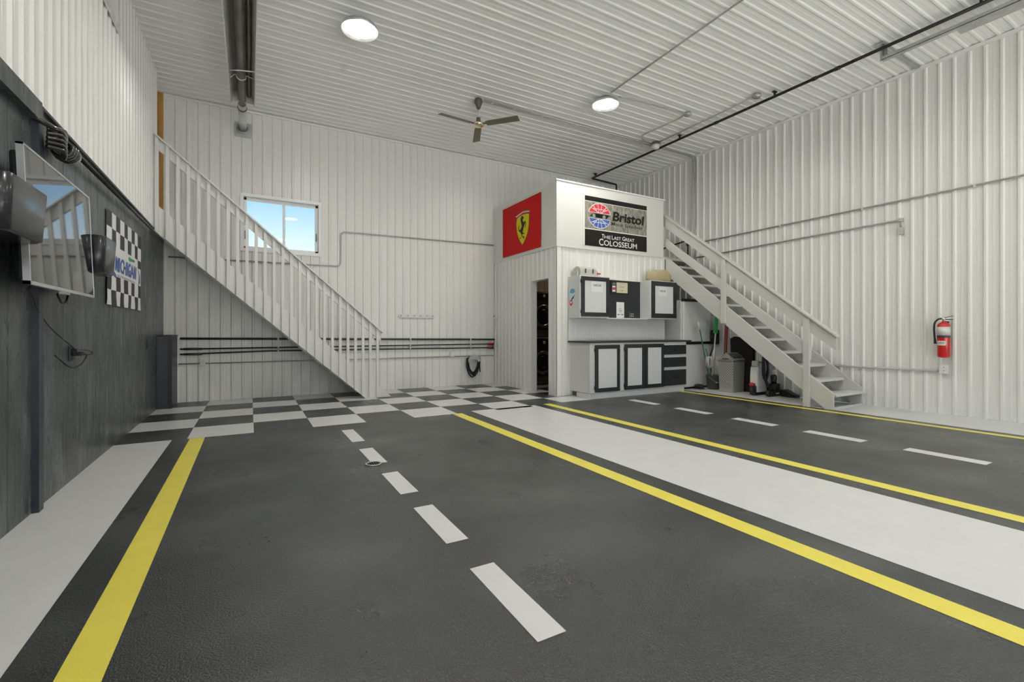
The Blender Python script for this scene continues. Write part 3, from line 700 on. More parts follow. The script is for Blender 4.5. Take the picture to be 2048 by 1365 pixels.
# ================================================================== BACK WALL SERVICES
def pipe_run(label, pts, r, m_, ends=True, clamps=(1.45, 3.0, 3.6), first=0.42):
    t = thing('air_line', label, 'pipe', pts[0])
    obj('pipe', MB().tube(pts, r, 10), m_, t)
    return t
M_pipe = mat('black_pipe', (0.035, 0.042, 0.045), 0.4)
yb = YB - 0.045
runs = [('thick dark horizontal pipe along the back wall, topmost of the three', [(-0.95, yb, 1.003), (4.62, yb, 0.945)], 0.019),
        ('middle dark horizontal pipe along the back wall with a red valve', [(-0.95, yb, 0.838), (4.5, yb, 0.85)], 0.013),
        ('lowest dark horizontal pipe along the back wall with a red valve', [(-0.95, yb, 0.757), (0.3, yb, 0.787), (4.5, yb, 0.772)], 0.013)]
for i, (lb, pts, r) in enumerate(runs):
    t = pipe_run(lb, pts, r, M_pipe)
    for xx in (0.42, 2.72, 4.0):
        a = [p for p in pts]; z = pts[0][2] + (pts[-1][2] - pts[0][2]) * (xx - pts[0][0]) / (pts[-1][0] - pts[0][0])
        if i == 2: z = 0.787 if xx > 0.3 else z
        m = MB(); m.tube([(xx - 0.012, yb, z), (xx + 0.012, yb, z)], r + 0.006, 10); m.box(xx - 0.012, xx + 0.012, yb, YB - 0.017, z - 0.035, z + 0.035); obj('clamp', m, M_white, t)
    if i:
        z = pts[-1][2]
        m = MB().tube([(4.40, yb - 0.01, z), (4.53, yb - 0.01, z)], [0.02, 0.03], 12); obj('valve', m, M_black, t)
        m = MB(); m.box(4.39, 4.50, yb - 0.06, yb - 0.03, z + 0.0, z + 0.03); obj('valve_handle', m, M_red, t, bevel=0.01, label='red lever handle')
        m = MB().tube([(-0.90, yb, pts[0][2]), (-0.66, yb, pts[0][2])], r + 0.006, 10); obj('coupling', m, M_pipe, t)
zk = 0.605
t = thing('conduit', 'thin pale conduit low on the back wall joining an outlet and a blank box', 'conduit', (1, YB - 0.03, zk))
obj('tube', MB().tube([(-0.97, YB - 0.03, zk), (4.55, YB - 0.03, zk)], 0.010, 8), M_emt, t)
t = thing('wall_outlet', 'white electrical outlet on the back wall beside the black column', 'outlet', (-0.655, YB - 0.02, 0.57))
m = MB(); m.box(-0.69, -0.62, YB - 0.06, YB - 0.018, 0.575, 0.70); obj('plate', m, M_white, t, bevel=0.003)
m = MB(); m.box(-0.672, -0.638, YB - 0.063, YB - 0.06, 0.60, 0.675); obj('sockets', m, M_cond, t)
t = thing('blank_box', 'small pale electrical box on the back wall left of the hose hanger', 'junction box', (3.58, YB - 0.02, 0.58))
m = MB(); m.box(3.55, 3.63, YB - 0.06, YB - 0.018, 0.60, 0.70); m.box(3.565, 3.58, YB - 0.075, YB - 0.06, 0.62, 0.70); obj('box', m, M_white, t, bevel=0.004)
# conduit from stair to room, mid height
t = thing('conduit', 'thin conduit stepping up the back wall right of the window toward the room', 'conduit', (1.4, YB - 0.03, 2.3))
obj('tube', MB().tube(route([(-1.1, YB - 0.03, 2.27), (1.435, YB - 0.03, 2.30), (1.435, YB - 0.03, 2.93), (4.56, YB - 0.03, 2.965)], 0.09), 0.012, 8), M_emt, t)
# hook rail
t = thing('hook_rail', 'white wooden rail with six pegs on the back wall', 'hook rail', (2.86, YB - 0.03, 1.385))
pts = [(2.50 + 0.035 - 0.035 * math.cos(a), 1.42 + 0.037 * math.sin(a)) for a in [R(90 - 30 * i) for i in range(7)]]
pts = [(2.53, 1.457), (2.505, 1.445), (2.49, 1.42), (2.505, 1.393), (2.53, 1.381), (3.19, 1.381), (3.215, 1.393), (3.23, 1.42), (3.215, 1.445), (3.19, 1.457)]
obj('board', MB().prism(pts, 'y', YB - 0.034, YB - 0.018), M_wood, t, bevel=0.002)
for i in range(6):
    x = 2.54 + 0.128 * i
    obj('peg', MB().tube([(x, YB - 0.034, 1.42), (x, YB - 0.075, 1.427)], [0.008, 0.011], 8), M_beige, t)
# hose on its hanger
t = thing('hose_hanger', 'grey curved metal hose hanger on the back wall', 'hanger', (4.04, YB - 0.08, 0.5))
m = MB(); seg = 14; r_ = 0.135; c0 = (4.05, 0.50)
outer = [(c0[0] + 0.14 * math.cos(R(180 - 180 * i / seg)), c0[1] + 0.14 * math.sin(R(180 - 180 * i / seg))) for i in range(seg + 1)]
inner = [(c0[0] + 0.085 * math.cos(R(180 * i / seg)), c0[1] - 0.02 + 0.055 * math.sin(R(180 * i / seg))) for i in range(seg + 1)]
m.prism(outer + inner, 'y', YB - 0.14, YB - 0.13); obj('front_plate', m, M_galv, t)
m = MB()
for i in range(seg):
    a = R(20 + 140 * i / seg); b = R(20 + 140 * (i + 1) / seg)
    m.add([(c0[0] + 0.1 * math.cos(q), y, c0[1] - 0.02 + 0.07 * math.sin(q)) for q in (a, b) for y in (YB - 0.13, YB - 0.018)], [(0, 1, 3, 2)])
obj('saddle', m, M_galv, t, fixn=False)
hs = MB(); rnd = random.Random(3)
pts = []
for k in range(6):
    rx = 0.135 + rnd.uniform(-0.02, 0.018); zb = 0.20 + rnd.uniform(-0.04, 0.09); yy = YB - 0.045 - 0.014 * k
    for i in range(12):
        a = 2 * math.pi * i / 12
        z = (0.535 + 0.045 * math.sin(a)) if math.sin(a) > 0 else 0.535 + (0.535 - zb) * math.sin(a)
        cx = 4.04 + 0.02 * math.sin(k * 2) * (math.sin(a) < 0)
        pts.append((cx + rx * math.cos(a) * (0.8 if math.sin(a) < -0.6 else 1), yy - 0.014 * i / 12, z))
pts += [(4.17, YB - 0.13, 0.45), (4.175, YB - 0.14, 0.33), (4.18, YB - 0.14, 0.27)]
o_ = obj('air_hose', hs.tube(catmull(pts, 4), 0.012, 8), M_rubber); tag(o_, 'coiled black rubber hose hanging on the grey hanger', 'hose')
# thermostat
t = thing('thermostat', 'small white thermostat on the side of the laundry room by the back corner', 'thermostat', (XRM - 0.02, 8.75, 1.42))
m = MB(); m.box(XRM - 0.045, XRM - 0.015, 8.70, 8.84, 1.38, 1.49); obj('case', m, M_white, t, bevel=0.006)
m = MB(); m.box(XRM - 0.047, XRM - 0.045, 8.775, 8.81, 1.42, 1.46); obj('display', m, M_greyp, t)

# ================================================================== LEFT WALL THINGS
# black boxed column in the far corner
t = thing('boxed_column', 'black-painted wooden box standing on the floor in the far left corner', 'box column', (XL + 0.09, 8.56, 0))
m = MB(); m.box(XL + 0.002, -0.985, 8.245, YB - 0.02, 0, 1.045); obj('body', m, mat('column_paint', (0.040, 0.047, 0.057), 0.42, mottle=0.2, mscale=6), t, bevel=0.003)
m = MB(); m.box(XL + 0.002, -0.975, 8.235, YB - 0.02, 1.046, 1.062); obj('top_board', m, M_dark, t, bevel=0.002)
m = MB(); m.box(-1.03, -0.984, 8.238, 8.243, 0, 1.045); m.box(-0.984, -0.979, 8.24, 8.29, 0.0, 1.045); obj('corner_board', m, M_dark, t)
# television
t = thing('television', 'large flat television with a dark mirror-like screen mounted high on the black wall', 'television', (-1.06, 3.95, 1.36))
Y0, Y1, Z0, Z1_ = 3.372, 4.53, 1.36, 2.105
def tvx(z, d=0.0): return -1.004 - 0.03 * (z - Z0) / (Z1_ - Z0) - d
def slab(y0, y1, z0, z1, d0, d1):
    m = MB(); v = [(tvx(z, d), y, z) for d in (d0, d1) for z in (z0, z1) for y in (y0, y1)]
    return m.add(v, [(0, 1, 3, 2), (4, 6, 7, 5), (0, 4, 5, 1), (2, 3, 7, 6), (0, 2, 6, 4), (1, 5, 7, 3)])
m = slab(Y0, Y1, Z0, Z0 + 0.02, 0.0, 0.03); 
for a in ((Y0, Y1, Z1_ - 0.012, Z1_), (Y0, Y0 + 0.012, Z0, Z1_), (Y1 - 0.012, Y1, Z0, Z1_)):
    q = slab(*a, 0.0, 0.03); m.add(q.v, q.f)
obj('bezel', m, M_alu, t)
obj('screen', slab(Y0 + 0.012, Y1 - 0.012, Z0 + 0.02, Z1_ - 0.012, 0.002, 0.02), M_screen, t)
obj('back_case', slab(Y0 + 0.04, Y1 - 0.04, Z0 + 0.02, Z1_ - 0.03, 0.03, 0.075), M_gloss, t, bevel=0.02)
m = MB(); m.box(XL, tvx(1.7, 0.07), 3.75, 4.15, 1.55, 1.9); obj('wall_mount', m, M_black, t)
m = slab(3.90, 4.0, Z0 - 0.014, Z0, 0.004, 0.03); obj('logo_bump', m, M_galv, t)
# cables
def cable(label, pts, r=0.004, name='power_cable'):
    o_ = obj(name, MB().tube(catmull(pts, 6), r, 6), M_rubber); tag(o_, label, 'cable'); return o_
cable('thin black cable running from under the television down to the wall outlet', [(-1.10, 3.64, 1.355), (-1.105, 3.73, 1.325), (-1.125, 3.86, 1.26), (-1.13, 4.03, 1.17), (-1.135, 4.17, 1.12), (-1.13, 4.3, 1.07), (-1.135, 4.42, 1.04), (-1.13, 4.53, 1.0), (-1.12, 4.585, 0.96)])
cable('small loop of black cable hanging below the television', [(-1.08, 4.04, 1.355), (-1.07, 4.03, 1.33), (-1.07, 4.08, 1.30), (-1.07, 4.16, 1.31), (-1.075, 4.22, 1.355)], 0.006)
t = thing('wall_outlet', 'dark wall outlet with a plug adapter below the television', 'outlet', (XL, 4.60, 0.87))
m = MB(); m.box(XL, XL + 0.012, 4.56, 4.64, 0.895, 1.005); obj('plate', m, M_dark, t, bevel=0.003)
m = MB(); m.box(XL + 0.012, XL + 0.07, 4.585, 4.645, 0.93, 0.96); obj('adapter', m, M_black, t, bevel=0.005)
m = MB(); m.box(XL + 0.012, XL + 0.04, 4.585, 4.62, 0.965, 0.985); obj('plug', m, M_black, t, bevel=0.004)
cable('short dangling black cord with a bright tip beside the outlet', [(-1.10, 4.63, 0.945), (-1.09, 4.70, 0.93), (-1.10, 4.66, 0.88), (-1.11, 4.62, 0.86), (-1.11, 4.50, 0.85), (-1.11, 4.36, 0.87), (-1.12, 4.24, 0.92), (-1.12, 4.15, 0.955)], 0.0055)
cable('thin cord looping out to the right of the outlet adapter', [(-1.11, 4.61, 0.975), (-1.08, 4.66, 0.97), (-1.07, 4.74, 0.955), (-1.07, 4.74, 0.935), (-1.09, 4.66, 0.935)], 0.0035)
o_ = obj('wall_outlet', (lambda m: m.box(XL, XL + 0.012, 7.49, 7.56, 0.89, 1.0))(MB()), M_dark); tag(o_, 'small dark outlet plate near the far end of the black wall', 'outlet')
# rounded boxes beside the television
def speaker(label, y0, y1, z0, z1, x1):
    t = thing('speaker', label, 'speaker', (XL + 0.15, (y0 + y1) / 2, z0))
    def ring(z, ins):
        xa, xb, ya, yb = XL + 0.03, x1 - ins, y0 + ins, y1 - ins; r = 0.045; p = []
        for cx, cy, a0 in ((xb - r, ya + r, -90), (xb - r, yb - r, 0), (xa + r * 0.3, yb - r, 90), (xa + r * 0.3, ya + r, 180)):
            for i in range(7):
                a = R(a0 + 15 * i); p.append((cx + r * math.cos(a) * (1 if cx > xa + r else 0.3), cy + r * math.sin(a), z))
        return p
    m = MB(); rs = [ring(z0, 0.028), ring(z0 + 0.012, 0.014), ring((z0 + z1) / 2, 0.007), ring(z1 - 0.006, 0.0), ring(z1, 0.006)]
    n = len(rs[0]); vs = [p for r_ in rs for p in r_]
    fs = [(i * n + k, i * n + (k + 1) % n, (i + 1) * n + (k + 1) % n, (i + 1) * n + k) for i in range(len(rs) - 1) for k in range(n)]
    m.add(vs, fs, True); m.add(rs[0], [tuple(range(n - 1, -1, -1))]); m.add(rs[-1], [tuple(range(n))])
    obj('shell', m, mat('satin_black', (0.018, 0.019, 0.023), 0.24, coat=0.2), t)
    g = MB(); g.box(XL, XL + 0.10, (y0 + y1) / 2 - 0.06, (y0 + y1) / 2 + 0.06, z0 - 0.10, z1 - 0.06); obj('wall_bracket', g, M_black, t, bevel=0.004)
speaker('big glossy black rounded box on the wall nearest the viewer, overlapping the television', 2.885, 3.355, 1.566, 1.827, -0.925)
speaker('smaller-looking glossy black rounded box on the wall between television and chequered flag', 4.56, 4.93, 1.557, 1.84, -0.95)
# black rod and cable coil
o_ = obj('curtain_rod', MB().tube([(XL + 0.06, 4.32, 2.40), (XL + 0.045, 8.5, 2.455)], 0.016, 12), M_black); tag(o_, 'long black rod running along the top of the black wall', 'rod')
t = thing('cable_coil', 'bundle of glossy black coiled cable hung above the television at the rod end', 'cable coil', (XL + 0.08, 4.05, 2.25))
M_cable = mat('glossy_cable', (0.022, 0.02, 0.017), 0.16, coat=0.6)
for i, (yc, rad, r) in enumerate(((4.22, 0.055, 0.012), (4.185, 0.058, 0.013), (4.15, 0.055, 0.012), (4.115, 0.05, 0.012))):
    pts = [(XL + 0.085 + rad * math.cos(R(k * 22.5)), yc + 0.01 * math.sin(R(k * 22.5)), 2.315 + rad * math.sin(R(k * 22.5))) for k in range(16)]
    obj('loop', MB().tube(pts, r, 10, closed=True), M_cable, t)
for i in range(5):
    z = 2.375 - 0.028 * i
    obj('loop', MB().tube(catmull([(XL + 0.06, 3.93, z), (XL + 0.115, 3.95 + 0.008 * i, z + 0.004), (XL + 0.12, 4.03, z - 0.006), (XL + 0.10, 4.09, z - 0.02)]), 0.014, 10), M_cable, t)
obj('tail', MB().tube(catmull([(XL + 0.03, 3.86, 2.405), (XL + 0.07, 3.90, 2.39), (XL + 0.10, 3.95, 2.385), (XL + 0.115, 4.04, 2.40), (XL + 0.10, 4.08, 2.36)]), 0.016, 10), M_cable, t)
obj('tie', MB().tube([(XL + 0.085, 4.235, 2.315), (XL + 0.085, 4.26, 2.315)], 0.062, 20), M_galv, t)
# chequered flag
t = thing('race_flag', 'black and white chequered flag with MICHIGAN in blue pinned to the black wall', 'flag', (XL + 0.01, 6.3, 1.36))
fw_, fh = 1.52, 0.885; Yf, Zf = 5.555, 1.365
def fd(s, v):
    return 0.014 + 0.006 * math.sin(s * 23 + 2 * math.sin(v * 6)) * (0.35 + max(0, 0.35 - v)) + 0.004 * math.sin(v * 30 + s * 5) * max(0, 0.4 - v)
F = frame((XL, Yf, Zf), (0, 1, 0), (0, 0, 1), (1, 0, 0), fd)
nx = 45; tv = [0.0, 0.036, 0.072, 0.108, 0.145, 0.181, 0.217, 0.253, 0.29, 0.33, 0.37, 0.41, 0.45, 0.49, 0.53, 0.56, 0.585, 0.622, 0.66, 0.697, 0.735, 0.772, 0.81, 0.847, 0.885]
m = MB(); ny = len(tv) - 1; N_ = (nx + 1) * (ny + 1)
vs = [F(fw_ * i / nx, tv[j], o_) for o_ in (0, -0.003) for j in range(ny + 1) for i in range(nx + 1)]
for j in range(ny):
    for i in range(nx):
        tm = (tv[j] + tv[j + 1]) / 2; c_ = i // 5
        row = 0 if tm > 0.735 else 1 if tm > 0.585 else 2 if tm < 0.145 else 0 if tm < 0.29 else None
        k = 0 if row is None else (1 if (row in (0,) and c_ % 2 == 0) or (row in (1, 2) and c_ % 2 == 1) else 0)
        if row is None and c_ == 8 and tm > 0.47: k = 1
        m.f.append((j * (nx + 1) + i, j * (nx + 1) + i + 1, (j + 1) * (nx + 1) + i + 1, (j + 1) * (nx + 1) + i)); m.sm.append(True); m.mi.append(k)
for f_ in list(m.f): m.f.append(tuple(N_ + q for q in reversed(f_))); m.sm.append(True); m.mi.append(0)
m.v = [tuple(p) for p in vs]; obj('cloth', m, [M_cloth, M_clothk], t, fixn=False)
text('lettering', 'MICHIGAN', F, 0.28, 0.34, 0.98, 0.15, 0.004, M_bprint, t, bold=0.02, slant=0.15)
m = MB(); patch(F, [(0.0, 0.33), (0.30, 0.27), (0.33, 0.30), (0.06, 0.40)], 0.004, m); patch(F, [(1.30, 0.50), (1.45, 0.40), (1.46, 0.33), (1.36, 0.29), (1.40, 0.40)], 0.004, m); obj('swoosh', m, M_bprint, t)
m = MB()
for i in range(6): rect(F, 0.86 + 0.05 * i, 0.515 + 0.003 * i, 0.895 + 0.05 * i, 0.555, 0.004, m)
obj('green_mark', m, M_gprint, t)
m = MB()
for i in range(9): rect(F, 0.40 + 0.09 * i, 0.295, 0.465 + 0.09 * i, 0.315, 0.004, m)
obj('grey_mark', m, mat('grey_print', (0.5, 0.5, 0.5), 0.6), t)

# ================================================================== PARAPET FLAGS
t = thing('flag', 'red flag with a yellow shield and a black rearing horse on the parapet side', 'flag', (XRM - 0.03, 7.71, 2.63))
XP = XRM - 0.0285
fd2 = lambda s, v: 0.009 + 0.004 * math.sin((s + v * 0.8) * 26) * max(0.0, min(1.0, (0.75 - v) * 1.6)) * max(0, (s - 0.55)) * 1.3 + 0.003 * math.sin(s * 30) * max(0, 0.25 - s) * 3
F = frame((XP, 8.43, 2.632), (0, -1, 0), (0, 0, 1), (-1, 0, 0), fd2)
m = MB(); nx, ny = 50, 30; W_, H_ = 1.445, 0.99; N_ = (nx + 1) * (ny + 1)
vs = [F(W_ * i / nx, H_ * j / ny, o_) for o_ in (0, -0.002) for j in range(ny + 1) for i in range(nx + 1)]
fs = [(j * (nx + 1) + i, j * (nx + 1) + i + 1, (j + 1) * (nx + 1) + i + 1, (j + 1) * (nx + 1) + i) for j in range(ny) for i in range(nx)]
m.add(vs, fs + [tuple(N_ + q for q in reversed(f_)) for f_ in fs], True); obj('cloth', m, M_flagred, t, fixn=False)
def px2(u, v):   # crop px of the flag -> (s, t)
    u = 990 + u / 8.527; v = 370 + v / 8.531
    rr = (u - 1024) / 928; x = math.sin(R(YAW)) + rr * math.cos(R(YAW)); y = math.cos(R(YAW)) - rr * math.sin(R(YAW))
    k_ = XP / x; return (8.43 - y * k_, 1.11 + (664 - v) / 928 * k_ - 2.632)
shield = [(385, 580), (420, 545), (470, 515), (525, 498), (575, 492), (590, 500), (588, 600), (583, 690), (570, 780), (548, 870), (515, 950), (475, 1022), (440, 970), (410, 900), (388, 820), (378, 740), (375, 660)]
sh = [px2(*p) for p in shield]; cs = sum(p[0] for p in sh) / len(sh); ct = sum(p[1] for p in sh) / len(sh)
obj('shield_edge', patch(F, [(cs + (a - cs) * 1.09, ct + (b - ct) * 1.05) for a, b in sh], 0.0025), mat('dark_red_print', (0.25, 0.03, 0.02), 0.5), t)
obj('shield', patch(F, sh, 0.004), M_yel, t)
obj('stripe', patch(F, [px2(*p) for p in ((362, 545), (480, 460), (595, 445), (597, 460), (485, 475), (372, 562))], 0.004), M_wprint, t)
obj('stripe', patch(F, [px2(*p) for p in ((480, 452), (540, 432), (600, 432), (597, 443), (540, 446), (484, 458))], 0.004), M_gprint, t)
horse = [(455, 560), (462, 540), (476, 528), (487, 536), (492, 550), (505, 562), (500, 578), (486, 578), (483, 600), (492, 630), (502, 642), (513, 622), (526, 612), (536, 640), (546, 672), (540, 700), (536, 668), (526, 640), (520, 652), (536, 700), (530, 732), (523, 722), (527, 695), (512, 668), (508, 705), (496, 745), (486, 790), (480, 816), (512, 822), (516, 832), (486, 842), (474, 846), (474, 860), (484, 884), (500, 878), (512, 880), (512, 893), (494, 902), (480, 900), (464, 872), (460, 846), (448, 826), (440, 806), (424, 800), (412, 770), (410, 720), (416, 690), (420, 700), (420, 745), (430, 775), (444, 770), (456, 735), (468, 700), (460, 668), (452, 630), (447, 590)]
hp = [px2(*p) for p in horse]
me = MB(); n = len(hp); me.add([F(a, b, 0.0056) for a, b in hp], [tuple(range(n))]); ho = obj('horse', me, M_ink, t)
m = MB()
for p in (((432, 900), (456, 905), (450, 915), (438, 912), (440, 925), (434, 925)), ((492, 905), (514, 905), (512, 912), (498, 914), (506, 924), (498, 932))): patch(F, [px2(*q) for q in p], 0.0055, m)
obj('initials', m, M_ink, t)

t = thing('banner', 'grey and black speedway banner with a round red and blue globe on the parapet front', 'banner', (5.9, YRM - 0.04, 2.64))
YP = YRM - 0.0285
BX0, BZ0, BW, BH = 5.155, 2.643, 1.50, 0.885
F = frame((BX0, YP, BZ0), (1, 0, 0), (0, 0, 1), (0, -1, 0))
m = MB(); m.box(BX0, BX0 + BW, YP - 0.004, YP, BZ0, BZ0 + BH); obj('backing', m, M_wprint, t)
obj('woven_field', rect(F, 0, 0.31, BW, 0.79, 0.0055), M_burlap, t)
m = rect(F, 0, 0.0, BW, 0.292, 0.0055); rect(F, 0, 0.80, BW, BH, 0.0055, m); obj('black_bands', m, M_ink, t)
m = MB(); m.box(BX0 - 0.045, BX0 - 0.015, YP - 0.018, YP, BZ0 + 0.0, BZ0 + BH + 0.02); obj('edge_strip', m, M_trim, t)
gx, gz, rx, rz = 0.335, 0.553, 0.25, 0.215
def seg(y0, y1, a0, a1, grow=0.0):
    return ell(gx, gz, rx + grow, rz + grow, 20, a0, a1)
obj('globe_outline', patch(F, seg(0, 0, 12, 168, 0.012) , 0.0075), M_wprint, t)
obj('globe_outline', patch(F, seg(0, 0, 192, 348, 0.012), 0.0075), M_wprint, t)
up = ell(gx, gz, rx, rz, 20, 15, 165); dn = ell(gx, gz, rx, rz, 20, 195, 345)
obj('red_half', patch(F, up, 0.009), M_rprint, t); obj('blue_half', patch(F, dn, 0.009), M_bprint, t)
m = MB()
for sg in (1, -1):
    for xx in (-0.15, -0.05, 0.05, 0.15):
        line(F, (gx + xx * 0.3, gz + sg * 0.058), (gx + xx, gz + sg * math.sqrt(max(0, 1 - (xx / rx) ** 2)) * rz), 0.010, 0.0105, m)
    line(F, (gx - 0.19, gz + sg * 0.12), (gx + 0.19, gz + sg * 0.12), 0.010, 0.0105, m)
    for xx in (-1, 1): line(F, (gx + xx * 0.02, gz + sg * 0.058), (gx + xx * 0.18, gz + sg * 0.125), 0.010, 0.0105, m)
obj('globe_lines', m, M_wprint, t)
obj('car_shape', patch(F, [(gx - 0.235, gz - 0.02), (gx - 0.14, gz + 0.038), (gx + 0.19, gz + 0.038), (gx + 0.235, gz + 0.03), (gx + 0.15, gz - 0.038), (gx - 0.13, gz - 0.034)], 0.009), M_ink, t)
m = MB()
for xx in (-0.135, 0.10): patch(F, ell(gx + xx, gz - 0.008, 0.036, 0.036, 16), 0.0105, m)
obj('car_wheels', m, mat('wheel_print', (0.35, 0.34, 0.29), 0.6), t)
text('lettering', 'Bristol', F, 0.635, 0.50, 0.80, 0.178, 0.0075, M_ink, t, bold=0.035, slant=0.12)
text('lettering', 'Motor Speedway', F, 0.61, 0.398, 0.783, 0.082, 0.0075, M_ink, t, bold=0.004, slant=0.1)
for w_, a, b, z, h in (('T', 0.383, 0.436, 0.16, 0.076), ('HE', 0.442, 0.594, 0.16, 0.06), ('L', 0.62, 0.663, 0.16, 0.076), ('AST', 0.667, 0.842, 0.16, 0.06),
                        ('G', 0.875, 0.945, 0.16, 0.076), ('REAT', 0.953, 1.177, 0.16, 0.06), ('C', 0.319, 0.421, 0.027, 0.124), ('OLOSSEUM', 0.432, 1.242, 0.033, 0.10)):
    text('lettering', w_, F, a, z, b - a, h, 0.0077, M_wprint, t, bold=0.012)

# ================================================================== CABINETS
YC = 5.98; CX0, CX1 = 4.84, 7.135; CT = 0.925
t = thing('base_cabinet', 'long grey-white base cabinet with black-framed doors and black drawers', 'cabinet', (5.9, 6.25, 0))
m = MB(); m.box(CX0, CX1, YC, YRM - 0.02, 0.095, CT); obj('body', m, M_cab, t, bevel=0.003)
m = MB(); m.box(CX0 + 0.02, CX1 - 0.04, YC + 0.012, YRM - 0.02, 0.0, 0.094); obj('plinth', m, M_cab, t)
m = MB(); m.box(CX0 + 0.015, CX0 + 0.02, 6.36, 6.48, 0.015, 0.085); 
for i in range(5): m.box(CX0 + 0.010, CX0 + 0.015, 6.37 + 0.022 * i, 6.378 + 0.022 * i, 0.018, 0.082)
obj('vent_grille', m, M_greyp, t)
def cab_door(par, x0, x1, z0, z1, y, hinge, handle_z, handle_side, fr=0.065):
    d = MB(); d.box(x0, x1, y - 0.022, y - 0.002, z0, z0 + fr); d.box(x0, x1, y - 0.022, y - 0.002, z1 - fr, z1)
    d.box(x0, x0 + fr, y - 0.022, y - 0.002, z0 + fr, z1 - fr); d.box(x1 - fr, x1, y - 0.022, y - 0.002, z0 + fr, z1 - fr)
    dr = obj('door', d, M_dark, par, bevel=0.002, label='door with a black frame and a pale panel')
    p = MB(); p.box(x0 + fr, x1 - fr, y - 0.014, y - 0.003, z0 + fr, z1 - fr); obj('door_panel', p, M_cabp, dr)
    hx_ = x0 + 0.03 if handle_side == 'l' else x1 - 0.03
    obj('handle', MB().tube(catmull([(hx_, y - 0.022, handle_z - 0.045), (hx_, y - 0.045, handle_z - 0.03), (hx_, y - 0.048, handle_z), (hx_, y - 0.045, handle_z + 0.03), (hx_, y - 0.022, handle_z + 0.045)]), 0.006, 8), M_black, dr)
    hx_ = x0 - 0.006 if hinge == 'l' else x1 + 0.006
    if hinge in 'lr':
        for z in (z0 + 0.08, z1 - 0.08):
            obj('hinge', MB().tube([(hx_, y - 0.012, z - 0.03), (hx_, y - 0.012, z + 0.03)], 0.009, 8), M_black, dr)
cab_door(t, 4.94, 5.475, 0.11, 0.89, YC, 'l', 0.79, 'r'); cab_door(t, 5.585, 6.055, 0.115, 0.895, YC, 'l', 0.80, 'r'); cab_door(t, 6.062, 6.53, 0.115, 0.895, YC, 'n', 0.80, 'l')
for z0, z1 in ((0.695, 0.865), (0.465, 0.64), (0.125, 0.41)):
    d = MB(); d.box(6.54, 7.115, YC - 0.020, YC - 0.002, z0, z1); dr = obj('drawer', d, M_dark, t, bevel=0.002)
    zz = (z0 + z1) / 2
    obj('drawer_pull', MB().tube(catmull([(6.79, YC - 0.02, zz), (6.80, YC - 0.04, zz), (6.83, YC - 0.044, zz - 0.004), (6.86, YC - 0.04, zz), (6.87, YC - 0.02, zz)]), 0.006, 8), M_black, dr)
o_ = obj('worktop', (lambda m: m.box(4.79, 7.24, YC - 0.035, YRM - 0.02, CT + 0.001, CT + 0.028))(MB()), M_dark, bevel=0.004); tag(o_, 'dark worktop lying along the whole base cabinet', 'worktop')
m = MB(); m.box(4.80, 7.15, YRM - 0.028, YRM - 0.018, CT + 0.03, 1.345)
for i in range(46): m.box(4.815 + 0.05 * i, 4.845 + 0.05 * i, YRM - 0.031, YRM - 0.028, CT + 0.03, 1.345)
struct('trim_9', m, M_cabp)
# upper cabinets
YU = 6.21; UZ0, UZ1 = 1.345, 2.065
t = thing('wall_cabinet', 'left wall cabinet with a black-framed door and a round sticker on its side', 'cabinet', (5.1, 6.35, UZ0), 'wall cabinets above the worktop')
m = MB(); m.box(4.81, 5.45, YU, YRM - 0.02, UZ0, UZ1); obj('body', m, M_cab, t, bevel=0.003)
cab_door(t, 4.835, 5.44, UZ0 + 0.025, UZ1 - 0.02, YU, 'l', 1.50, 'r', fr=0.07)
t2 = thing('wall_cabinet', 'narrow right wall cabinet with a black-framed door under the tan cloth bag', 'cabinet', (6.78, 6.35, UZ0), 'wall cabinets above the worktop')
m = MB(); m.box(6.44, 7.125, YU, YRM - 0.02, UZ0, UZ1); obj('body', m, M_cab, t2, bevel=0.003)
cab_door(t2, 6.465, 7.115, UZ0 + 0.022, UZ1 - 0.015, YU, 'n', 1.46, 'l', fr=0.085)
m = MB(); m.box(5.451, 6.439, YRM - 0.075, YRM - 0.022, UZ0 + 0.012, UZ1 - 0.015)
tb = thing('back_board', 'charcoal board fixed on the wall between the two wall cabinets', 'board', (5.95, YRM - 0.05, UZ0))
obj('panel', m, M_dark, tb)
m = MB(); m.box(5.451, 6.439, YRM - 0.10, YRM - 0.022, UZ1 - 0.014, UZ1 + 0.006); obj('ledge', m, M_trim, tb)
m = MB(); m.box(5.451, 6.439, YU + 0.06, YRM - 0.022, UZ0 - 0.008, UZ0 + 0.011); obj('ledge', m, M_trim, tb)
YW = YRM - 0.076
def sheet(label, x0, x1, z0, z1, y, name='paper_note', m_=M_paper):
    tt = thing(name, label, 'paper', ((x0 + x1) / 2, y, z0))
    m = MB(); m.box(x0, x1, y - 0.002, y, z0, z1); obj('sheet', m, m_, tt)
    return tt, frame((x0, y - 0.002, z0), (1, 0, 0), (0, 0, 1), (0, -1, 0))
YD = YU - 0.0145
tt, F = sheet('white paper with a race series name taped on the left wall cabinet door', 5.045, 5.30, 1.79, 2.0, YD)
text('lettering', 'NASCAR', F, 0.045, 0.095, 0.17, 0.04, 0.0012, M_ink, tt, bold=0.01, slant=0.3)
m = MB()
for i, c_ in enumerate((M_rprint, M_bprint, M_yel)): pass
tt, F = sheet('white paper with a race series name taped on the right wall cabinet door', 6.64, 6.86, 1.78, 1.96, YD)
text('lettering', 'NASCAR', F, 0.035, 0.075, 0.15, 0.036, 0.0012, M_ink, tt, bold=0.01, slant=0.3)
tt, F = sheet('narrow white sign with a double arrow hanging at the bottom of the charcoal board', 5.85, 6.035, 1.365, 1.655, YW, 'paper_sign')
